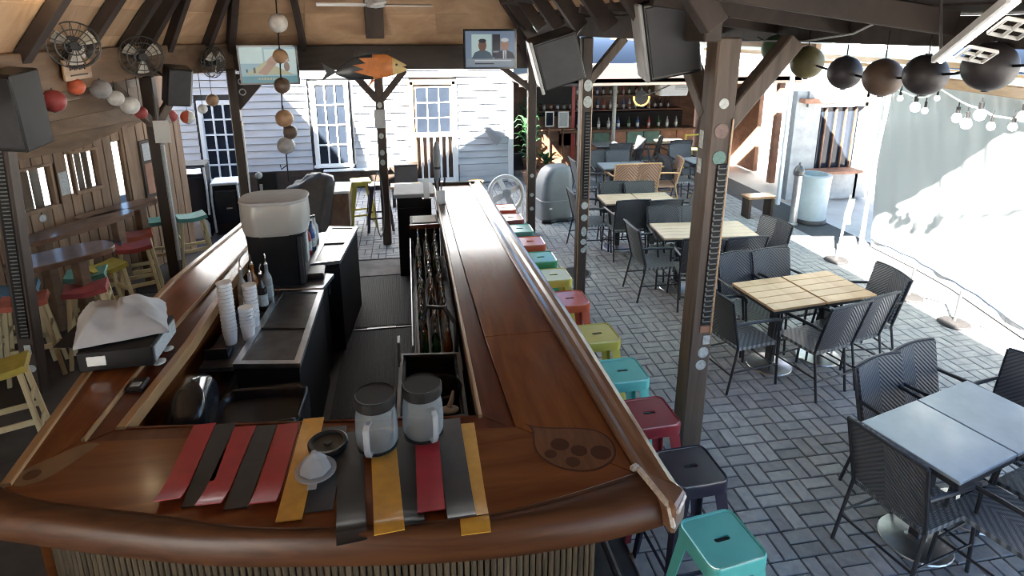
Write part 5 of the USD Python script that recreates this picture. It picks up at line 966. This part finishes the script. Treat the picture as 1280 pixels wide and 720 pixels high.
# floats
def net_float(label, c, r, m, hook, m2=None, group=None, marks=False):
    t = thing('net_float', label, 'net float', c, rng.uniform(0, 6), group)
    b = ball(r, s=3)
    if m2: part(t, 'half', trimesh.intersections.slice_mesh_plane(b, (1, 0, .2), (0, 0, 0), cap=False), m); part(t, 'half', trimesh.intersections.slice_mesh_plane(b, (-1, 0, -.2), (0, 0, 0), cap=False), m2)
    else: part(t, 'ball', b, m, smooth=True)
    part(t, 'plug', [lathe([(r * .16, r * .96), (r * .16, r * 1.04), (0, r * 1.04)], 10), lathe([(0, -r * 1.04), (r * .16, -r * 1.04), (r * .16, -r * .96)], 10)], 'black_plastic')
    if marks: part(t, 'mark', [ball(r * .26, np.array(q) * r * .80, 1) for q in marks], 'black_matte' if m != 'float_red' else 'float_white')
    v = np.array(hook, float) - np.array(c, float); ca = 1; part(t, 'cord', tube([(0, 0, r * .9), (0, 0, max(r * 1.2, v[2]))], .004, 5), 'black_matte'); return t
GF = 'net floats under the right-hand eave'
for k, (y, z, r, m, lab) in enumerate(((4.62, 2.91, .112, 'float_green', 'green net float, furthest of the row under the right-hand eave'), (4.20, 2.825, .120, 'float_olive', 'olive net float next to the green one under the eave'), (3.78, 2.778, .112, 'float_dark', 'dark grey net float between the olive and dark brown ones'), (3.43, 2.77, .118, 'float_brown', 'dark brown net float in the middle of the row under the eave'), (3.11, 2.81, .118, 'float_dark', 'dark net float behind the string of bulbs under the eave'), (2.72, 2.88, .125, 'float_dark', 'nearest large dark net float below the white light frame'))):
    net_float(lab, (2.98, y, z), r, m, (2.98, y, 3.06), None, GF)
t = thing('rope', 'thin dark rope threaded along the row of net floats under the eave', 'rope', (0, 0, 0)); part(t, 'rope', tube([(2.98, y, z) for y, z in ((4.9, 3.0), (4.62, 2.91), (4.4, 2.85), (4.20, 2.825), (3.97, 2.79), (3.78, 2.778), (3.6, 2.76), (3.43, 2.77), (3.26, 2.78), (3.11, 2.81), (2.92, 2.83), (2.72, 2.88), (2.5, 2.90), (2.2, 3.0))], .008, 6), 'black_matte')
for x, y, z, r, m, m2, mk, lab in ((-3.0, 5.79, 2.47, .095, 'float_red', 'float_white', [(.6, -.6, .5), (.2, -.9, .3), (.9, .1, .1), (-.6, -.6, .2), (.5, .7, .3)], 'red and white painted net float beside the big loudspeaker'), (-3.0, 6.19, 2.555, .075, 'float_orange', None, False, 'plain orange net float under the carved sign'), (-3.0, 6.64, 2.49, .095, 'float_grey', None, [(.8, -.3, -.5)], 'large grey net float with a dark hole right of the orange one'),
    (-3.0, 6.92, 2.37, .080, 'float_white', None, False, 'plain off-white net float right of the large grey one'), (-3.0, 7.22, 2.26, .098, 'float_white', None, [(.7, -.7, 0), (.2, -.8, .6), (.9, 0, .4), (.6, -.5, -.7)], 'off-white net float with dark spots like a football'), (-3.02, 7.52, 2.14, .070, 'float_red', None, False, 'small dark red net float against the notice post'),
    (-2.90, 8.03, 2.03, .080, 'float_red', 'float_white', False, 'red and white halved net float just right of the paper notice'), (-2.76, 8.20, 1.99, .085, 'float_orange', 'float_white', False, 'orange and white halved net float below the smaller loudspeaker'), (-2.62, 8.36, 2.07, .060, 'float_white', None, False, 'small white net float at the top of the grey sash window'), (-2.52, 8.46, 2.17, .080, 'float_tan', None, False, 'tan orange net float beside the corner post')):
    net_float(lab, (x, y, z), r, m, (x, y, 2.55), m2, 'net floats under the left-hand eave', mk)
t = thing('float_string', 'vertical dark rope with floats and buoys hanging before the beach television', 'hanging rope', (-1.50, 7.6, 0)); part(t, 'rope', tube([(0, 0, 1.25), (0.01, 0, 2.2), (.04, 0, 2.8), (.06, 0, 3.6)], .008, 6), 'black_matte'); part(t, 'hook', tube([(0, 0, 1.45), (-.07, 0, 1.40), (-.08, 0, 1.46)], .008, 5), 'black_matte')
for z, r, m, lab in ((3.135, .108, 'float_white', 'white float near the top of the vertical rope'), (2.76, .085, 'float_tan', 'reddish float hanging in front of the beach television'), (2.42, .095, 'float_brown', 'brown float below the beach television on the rope'), (2.03, .105, 'float_tan', 'tan buoy on the rope before the white window'), (1.86, .085, 'float_brown', 'small brown buoy between the tan and grey ones on the rope'), (1.70, .105, 'float_grey', 'grey white buoy lowest on the vertical rope')):
    net_float(lab, (-1.50 + .06 * (z - 1.2) / 2 + (.06 if z == 1.86 else 0), 7.58, z), r, m, (0, 0, z + r + .05), None, 'floats on the vertical rope')
# small things on the left beam
t = thing('carved_sign', 'small carved brown sign on the left eave beam below the big fan', 'sign', (-2.99, 6.24, 2.71), PI / 2); part(t, 'board', bx(.48, .025, .19, (0, 0, 0), .006), 'trim_wood'); part(t, 'lettering', [bx(.022 + .01 * (k % 3), .008, .05 - .015 * (k % 2), (-.14 + .042 * k, -.015, .02), .002) for k in range(7)] + [bx(.30, .008, .012, (0, -.015, -.05), .002)], 'dark_wood', 'worn illegible lettering')
for k in range(2): t = thing('bottle_ornament', ('pale bottle shaped ornament on the carved sign, left one', 'pale bottle shaped ornament on the carved sign, right one')[k], 'ornament', (-2.97, 6.19 + .13 * k, 2.807)); part(t, 'body', lathe([(.028, 0), (.034, .01), (.034, .10), (.014, .13), (.013, .16), (0, .16)], 12), 'float_white')
t = thing('bracket_lamp', 'pendant lamp with a warm bulb hanging under the rafters above the big loudspeaker', 'pendant lamp', (-2.58, 5.375, 3.335)); part(t, 'shade', lathe([(.03, .12), (.05, .11), (.10, .03), (.095, .03), (.045, .10), (.03, .10)], 24), 'steel_dark'); part(t, 'bulb', ball(.04, (0, 0, .03)), 'lamp_glow'); part(t, 'cord', tube([(0, 0, .12), (0, 0, .24)], .006, 5), 'black_matte')
t = thing('bracket_lamp', 'second pendant lamp with a warm bulb hanging from the roof over the aisle', 'pendant lamp', (-1.35, 6.3, 3.75)); part(t, 'shade', lathe([(.03, .12), (.05, .11), (.15, .0), (.145, .0), (.045, .10), (.03, .10)], 24), 'steel_dark'); part(t, 'bulb', ball(.04, (0, 0, .03)), 'lamp_glow'); part(t, 'cord', tube([(0, 0, .12), (0, 0, .75)], .006, 5), 'black_matte')
# string of bulbs, cable and the light frame at the right
t = thing('bulb_cable', 'pale sagging cable carrying the white bulbs before the curtain', 'cable', (0, 0, 0)); part(t, 'cable', tube([(5.2, y, z) for y, z in ((6.2, 2.46), (5.72, 2.43), (5.48, 2.38), (5.36, 2.40), (5.24, 2.50), (4.98, 2.40), (4.87, 2.37), (4.75, 2.36), (4.62, 2.31), (4.42, 2.31), (4.34, 2.41), (3.6, 2.50), (2.6, 2.56))], .009, 6), 'white_plastic')
for k, (y, z, r) in enumerate(((5.70, 2.35, .030), (5.485, 2.28, .050), (5.36, 2.26, .032), (5.24, 2.40, .026), (4.98, 2.24, .045), (4.87, 2.20, .050), (4.75, 2.30, .052), (4.62, 2.215, .036), (4.42, 2.24, .036), (4.35, 2.34, .045))):
    t = thing('light_bulb', ('small white bulb at the far end of the string', 'large white bulb left of the big dark float', 'white bulb just under the big dark float', 'tiny white bulb beside the big dark float', 'white bulb, left one of the hanging close pair', 'white bulb, right one of the hanging close pair', 'large white bulb below the nearest float with a black socket', 'small white bulb right of the black socketed one', 'small white bulb before the last one on the string', 'white bulb at the picture edge, last on the string')[k], 'light bulb', (5.2, y, z), 0, 'white bulbs on the string before the curtain')
    part(t, 'globe', lathe([(0, -r * 1.1), (r * .7, -r * .8), (r, 0), (r * .75, r * .7), (r * .4, r * 1.1)], 14), 'bulb', smooth=50); part(t, 'socket', lathe([(r * .42, r * 1.05), (r * .42, r * 1.05 + .06), (.006, r * 1.05 + .065), (.006, r + .11)], 10), 'black_plastic')
t = thing('roof_cable', 'thin pale cable drooping under the dark lean-to boards', 'cable', (0, 0, 0)); part(t, 'cable', tube([(2.5, 5.0, 3.03), (2.62, 4.5, 2.98), (2.72, 3.9, 2.985), (2.78, 3.5, 3.04), (2.80, 3.25, 3.14), (2.80, 3.1, 3.26)], .007, 6), 'label_grey')
t = thing('light_fitting', 'long white light fitting with two square white grilles slanting under the eave', 'light fitting', (0, 0, 0))
A_, B_ = np.array([2.58, 2.62, 2.915]), np.array([2.20, 1.95, 3.17]); part(t, 'tube', bar(A_, B_, .030, .026, .010), 'bulb', 'glowing white tube'); part(t, 'housing', bar(A_ + [-.028, .012, .008], B_ + [-.028, .012, .008], .020, .035), 'white_plastic')
for q, L in ((.18, .17), (.62, .18)):
    c = A_ + (B_ - A_) * q + np.array([.03, .0, -.02]); e1 = (B_ - A_) / np.linalg.norm(B_ - A_); e2 = np.array([.10, -.03, -.02]); e2 /= np.linalg.norm(e2)
    for o in (0, .5, 1): part(t, 'grille_bar', bar(c + e2 * .12 * o, c + e2 * .12 * o + e1 * L, .012, .016), 'white_plastic')
    for o in (0, .5, 1): part(t, 'grille_bar', bar(c + e1 * L * o, c + e1 * L * o + e2 * .12, .012, .016), 'white_plastic')
part(t, 'hanger', tube([A_ + [0, .0, .02], (2.6, 2.7, 3.22)], .008, 5), 'steel_dark'); part(t, 'hanger', tube([B_ + [0, 0, .02], (2.22, 1.9, 3.27)], .008, 5), 'steel_dark')

# ================================================================== PATIO EDGE AND BACKGROUND
t = thing('domed_bin', 'big grey domed plastic bin behind the dark post, white in the sun on its left', 'bin', (2.33, 9.50, 0), .2)
rings = [rsq(.56, .16, 0, 8, sy=.50), rsq(.57, .16, .30, 8, sy=.51), rsq(.59, .16, .305, 8, sy=.53), rsq(.59, .16, .33, 8, sy=.53)] + [rsq(.56 - .30 * (k / 6) ** 2.2, .14 - .05 * k / 6, .34 + .54 * math.sin(k / 6 * PI / 2), 8, c=(.10 * (k / 6) ** 2, 0), sy=.50 - .22 * (k / 6) ** 2.2) for k in range(7)]
part(t, 'shell', loft(rings), 'grey_plastic', smooth=40); part(t, 'base_hose', tube([(-.33 + .02 * math.sin(k), -.30, .03) if k == 0 else (-.3 + .1 * k, -.34 - .02 * math.sin(k * 2), .03) for k in range(7)], .03, 7), 'black_plastic', 'black hose at its foot'); part(t, 'tag', bx(.05, .006, .03, (-.16, -.262, .22), .002), 'paper')
t = thing('drum_fan', 'round white floor fan lying in the sun at the far end of the stools', 'fan', (1.46, 9.05, .56), .1)
part(t, 'ring', T(trimesh.creation.torus(.27, .035, major_sections=32, minor_sections=8), rx=PI / 2 - .25), 'white_plastic'); part(t, 'hub', T(cyl(.07, .10, (0, 0, -.05), 18), rx=PI / 2 - .25), 'label_grey')
for k in range(4): part(t, 'blade', T(bx(.20, .10, .008, (.15, 0, 0), .003, rx=.4).apply_transform(trimesh.transformations.rotation_matrix(k * PI / 2 + .4, [0, 0, 1])), rx=PI / 2 - .25), 'white_plastic')
part(t, 'stand', [bar((sx * .28, .02, .0), (sx * .30, .1, -.55), .03, .03) for sx in (-1, 1)] + [bar((-.32, .1, -.54), (.32, .1, -.54), .03, .03)], 'white_plastic'); part(t, 'cord', tube([(.1, .1, -.50), (.25, -.02, -.53), (.32, -.1, -.535)], .01, 5), 'black_plastic')
t = thing('tub', 'small yellow-orange tub on a stand beside the white floor fan', 'tub', (1.02, 9.35, 0)); part(t, 'tub', lathe([(.09, .52), (.12, .70), (.13, .71), (.11, .70)], 18), 'strip_yellow'); part(t, 'stand', bx(.26, .26, .52, (0, 0, .26), .01), 'white_plastic')
t = thing('litter_bin', 'pale blue-grey round litter bin by the kiosk', 'bin', (6.45, 8.55, 0)); part(t, 'body', lathe([(.21, 0), (.235, .03), (.25, .45), (.255, .74), (.262, .75), (.262, .79), (.24, .80), (.20, .80), (.19, .6), (0, .6)], 30), 'bluegrey_plastic', smooth=40); part(t, 'foot_ring', lathe([(.215, 0), (.255, 0), (.255, .05), (.235, .06)], 30), 'steel_dark')
t = thing('ashtray_stand', 'slim steel ashtray stand left of the pale litter bin', 'ashtray', (6.07, 8.42, 0)); part(t, 'column', lathe([(.075, 0), (.075, .02), (.06, .03), (.06, .82)], 18), 'steel'); part(t, 'cap', lathe([(.075, .82), (.085, .84), (.08, .90), (.05, .96), (.015, .99), (.02, 1.02), (0, 1.03)], 18), 'steel_dark')
t = thing('plank_seat', 'low yellow-wood plank seat left of the steel ashtray stand', 'bench', (5.72, 8.9, 0)); part(t, 'seat', bx(.50, .26, .04, (0, 0, .36), .006), 'trim_wood'); part(t, 'leg', bx(.05, .22, .34, (-.2, 0, .17)), 'dark_wood'); part(t, 'leg', bx(.05, .22, .34, (.2, 0, .17)), 'dark_wood')
for k, (x, y, h, lx) in enumerate(((5.68, 6.87, .90, .16), (5.72, 5.67, .36, .05), (5.68, 5.01, .36, .06))):
    t = thing('stanchion', ('tall white barrier post on a black disc foot, furthest of three', 'short barrier post on a black disc foot, middle one of three', 'short barrier post on a black disc foot, nearest of three')[k], 'barrier post', (x, y, .001), 0, 'barrier posts on black disc feet'); part(t, 'foot', lathe([(.15, 0), (.155, .008), (.14, .025), (.05, .04), (0, .04)], 26), 'rubber'); part(t, 'pole', tube([(0, 0, .03), (lx, lx * .6, h)], .016, 8), 'white_plastic' if k == 0 else 'charcoal')
    if k == 0: part(t, 'pennant', sheet([[(lx * .6 + .10 * u, lx * .4 + .02 * math.sin(5 * v), h * (.55 + .4 * v)) for v in np.linspace(0, 1, 6)] for u in (0, .5, 1)], .004), 'paper')
    else: part(t, 'cord', tube([(.10, -.02, .02), (.2, -.08, .012), (.26, -.16, .012)], .012, 6), 'black_plastic')
t = thing('wall_lamp', 'grey cone shaped outdoor lamp on the clapboards right of the door', 'wall lamp', (1.50, 11.86, 1.02), 0); part(t, 'shade', T(lathe([(.05, 0), (.07, .02), (.16, .36), (.15, .36), (.05, .03)], 20), (0, -.06, .14), ry=2.2), 'grey_plastic'); part(t, 'bulb', ball(.035, (-.02, -.10, .16)), 'white_plastic'); part(t, 'bracket', tube([(0, -.04, .14), (0, .11, .16)], .018, 6), 'steel_dark')
for k, (x, y, h, n) in enumerate(((2.85, 12.3, .72, 34), (2.40, 11.7, 1.30, 40), (2.62, 12.9, 1.6, 44))):
    t = thing('potted_plant', ('green fern-like potted plant behind the grey domed bin', 'dark leafy plant at the corner of the clapboard house', 'tall leafy plant in the gap beyond the clapboard house')[k], 'plant', (x, y, 0)); part(t, 'pot', lathe([(.12, 0), (.17, .26), (.185, .27), (.16, .27)], 18), 'tan_brick'); lv = []
    for i in range(n):
        a = rng.uniform(0, 6.28); rr_ = rng.uniform(.15, .42); hh = rng.uniform(.3, 1.) * (h - .25); b_ = np.array([math.cos(a), math.sin(a), 0]); z0 = .26 + (0 if k == 0 else hh * .5)
        P = [np.array([0, 0, z0]) + b_ * rr_ * s_ + [0, 0, hh * (1.6 * s_ - 1.1 * s_ * s_)] for s_ in np.linspace(0, 1, 6)]; wv = np.cross(b_, [0, 0, 1.])
        part(t, 'leaf', sheet([[p_ + wv * o * .032 * math.sin(PI * (.1 + .85 * s_)) for o in (-1, 0, 1)] for p_, s_ in zip(P, np.linspace(0, 1, 6))], .003), 'leaf')
    part(t, 'stem', tube([(0, 0, .2), (0, 0, h * .7)], .012, 5), 'leaf')
# second bar across the patio
b2 = thing('far_bar', 'second bar across the patio with a brown top over brick and teal board front', 'bar counter', (0, 0, 0)); part(b2, 'countertop', bx(3.3, .42, .06, (5.0, 13.35, .80), .01), 'farbar_wood')
for k in range(8): part(b2, 'front_board', bx(.395, .06, .30, (3.56 + k * .41, 13.30, .62), .005), ('tan_brick', 'tan_brick', 'teal_board', 'tan_brick', 'teal_board', 'teal_board', 'tan_brick', 'tan_brick')[k])
part(b2, 'front_panel', bx(3.3, .05, .47, (5.0, 13.32, .235)), 'farbar_wood'); part(b2, 'back_shelf', bx(3.8, .3, .04, (5.0, 14.6, 1.10)), 'farbar_wood'); part(b2, 'back_shelf', bx(3.8, .26, .04, (5.0, 14.65, 1.45)), 'farbar_wood'); part(b2, 'back_cabinet', bx(3.8, .34, 1.06, (5.0, 14.6, .53)), 'black_matte')
proto2 = {}
for sh, (z, y) in enumerate(((1.121, 14.55), (1.471, 14.60), (.831, 13.36))):
    for k in range((20, 20, 12)[sh]):
        m = rng.choice(['bottle_dark', 'amber', 'bottle_green', 'bottle_clear', 'bottle_clear', 'bottle_white', 'bottle_blue', 'red_metal']); x = (3.3 + k * .17) if sh < 2 else (3.6 + k * .24 + rng.uniform(-.04, .04)); y_ = y + rng.uniform(-.04, .04)
        cn_ = {'bottle_dark': 'dark', 'amber': 'amber', 'bottle_green': 'green', 'bottle_clear': 'clear', 'bottle_white': 'white', 'bottle_blue': 'blue', 'red_metal': 'red'}[m]
        lab = f"{cn_} bottle, {ORD[k]} from the left {('on the lower back shelf', 'on the upper back shelf', 'along the counter')[sh]} of the far bar"
        if m in proto2: dup(proto2[m], (x, y_, z), 0, lab, 'bottles at the far bar')
        else: proto2[m] = bottle('shelf_bottle', lab, x, y_, z, m, .27, .036, pour=False, group='bottles at the far bar')
for k, (x, z, w, h) in enumerate(((3.10, 1.12, .20, .34), (3.42, 1.10, .24, .36))): t = thing('framed_menu', ('dark framed window-like board at the left end of the far bar', 'white framed menu board at the left end of the far bar')[k], 'menu board', (x, 13.1, z)); part(t, 'frame', frame([(-w / 2, -h / 2), (w / 2, -h / 2), (w / 2, h / 2), (-w / 2, h / 2)], .025, -.015, .015).apply_transform(trimesh.transformations.rotation_matrix(PI / 2, [1, 0, 0])), 'white_plastic'); part(t, 'picture', bx(w - .04, .01, h - .04, (0, 0, 0), .002), 'dark_glass' if k == 0 else 'label_grey'); part(t, 'post', bx(.04, .04, z + h / 2, (0, .04, -z / 2 + h / 4)), 'farbar_wood')
t = thing('far_screen', 'dark board wall panel with a pale ledge at the left end of the far bar', 'panel', (3.25, 13.3, 0)); part(t, 'panel', bx(.95, .06, 1.15, (0, 0, .575)), 'farbar_wood'); part(t, 'ledge', bx(.95, .16, .04, (0, -.06, .86)), 'tan_brick'); part(t, 'upper_panel', bx(.95, .06, .55, (0, 0, 1.70)), 'black_matte'); part(t, 'side_post', bx(.08, .08, 2.0, (.44, 0, 1.0)), 'red_metal')
t = thing('spotted_pole', 'white pole with spotted stickers before the far bar', 'pole', (4.48, 12.75, 0)); part(t, 'pole', lathe([(.045, 0), (.045, 2.06)], 14), 'sticker'); part(t, 'foot', lathe([(.09, 0), (.09, .12), (.05, .14)], 14), 'black_plastic')
t = thing('air_conditioner', 'beige air conditioner box with a grille high under the far roof', 'air conditioner', (5.55, 12.22, 1.80)); part(t, 'case', loft([rsq(.62, .06, -.10, sy=.30), rsq(.66, .06, .0, sy=.32), rsq(.66, .06, .20, sy=.32)]), 'white_plastic'); part(t, 'grille', [bx(.26, .008, .012, (.14, -.164, .04 + .026 * k), .002) for k in range(6)], 'label_grey', kind='stuff'); part(t, 'cable', tube([(-.1, -.18, .14), (-.4, -.2, .0), (-.75, -.2, -.08)], .012, 5), 'black_plastic')
t = thing('neon_sign', 'half-round glowing amber neon sign at the far bar', 'neon sign', (4.88, 12.2, 1.66)); part(t, 'tube', tube(arc((0, 0), .17, PI * .95, 2.05 * PI, 18, 'xz'), .018, 6), 'neon'); part(t, 'back', T(cyl(.15, .03, n=24), (0, .04, 0), rx=PI / 2), 'charcoal'); part(t, 'hanger', tube([(0, .04, .1), (0, .04, .40)], .008, 5), 'steel_dark')
t = thing('yellow_chair', 'small yellow framed chair before the far bar', 'chair', (6.2, 12.35, 0)); part(t, 'backrest', frame([(-.2, 0), (.2, 0), (.2, .36), (-.2, .36)], .035, -.015, .015).apply_transform(trimesh.transformations.rotation_matrix(PI / 2, [1, 0, 0])).apply_translation((0, 0, .46)), 'paint_yellow'); part(t, 'seat', bx(.40, .38, .03, (0, .2, .45), .006), 'paint_yellow')
for sx in (-1, 1):
    for y in (0, .38): part(t, 'leg', bx(.03, .03, .46, (sx * .185, y, .23)), 'paint_yellow')
t = thing('tree', 'dark leafy tree beyond the far bar roof', 'tree', (3.2, 18.6, 0)); part(t, 'trunk', lathe([(.16, 0), (.12, 2.0), (.06, 3.0)], 10), 'dark_wood'); lv = []
for i in range(900):
    d = np.array([rng.gauss(0, 1) for _ in range(3)]); d /= np.linalg.norm(d); c = np.array([0, 0, 2.9]) + d * np.array([1.4, 1.0, 1.0]) * rng.uniform(.5, 1) ** .5
    lv.append(T(trimesh.Trimesh([(-.09, 0, 0), (0, -.04, .02), (.09, 0, 0), (0, .04, .02)], [(0, 1, 2), (0, 2, 3)], process=False), c, rng.uniform(0, 6), rng.uniform(0, 6), rng.uniform(0, 6)))
part(t, 'foliage', lv, 'leaf', kind='stuff')
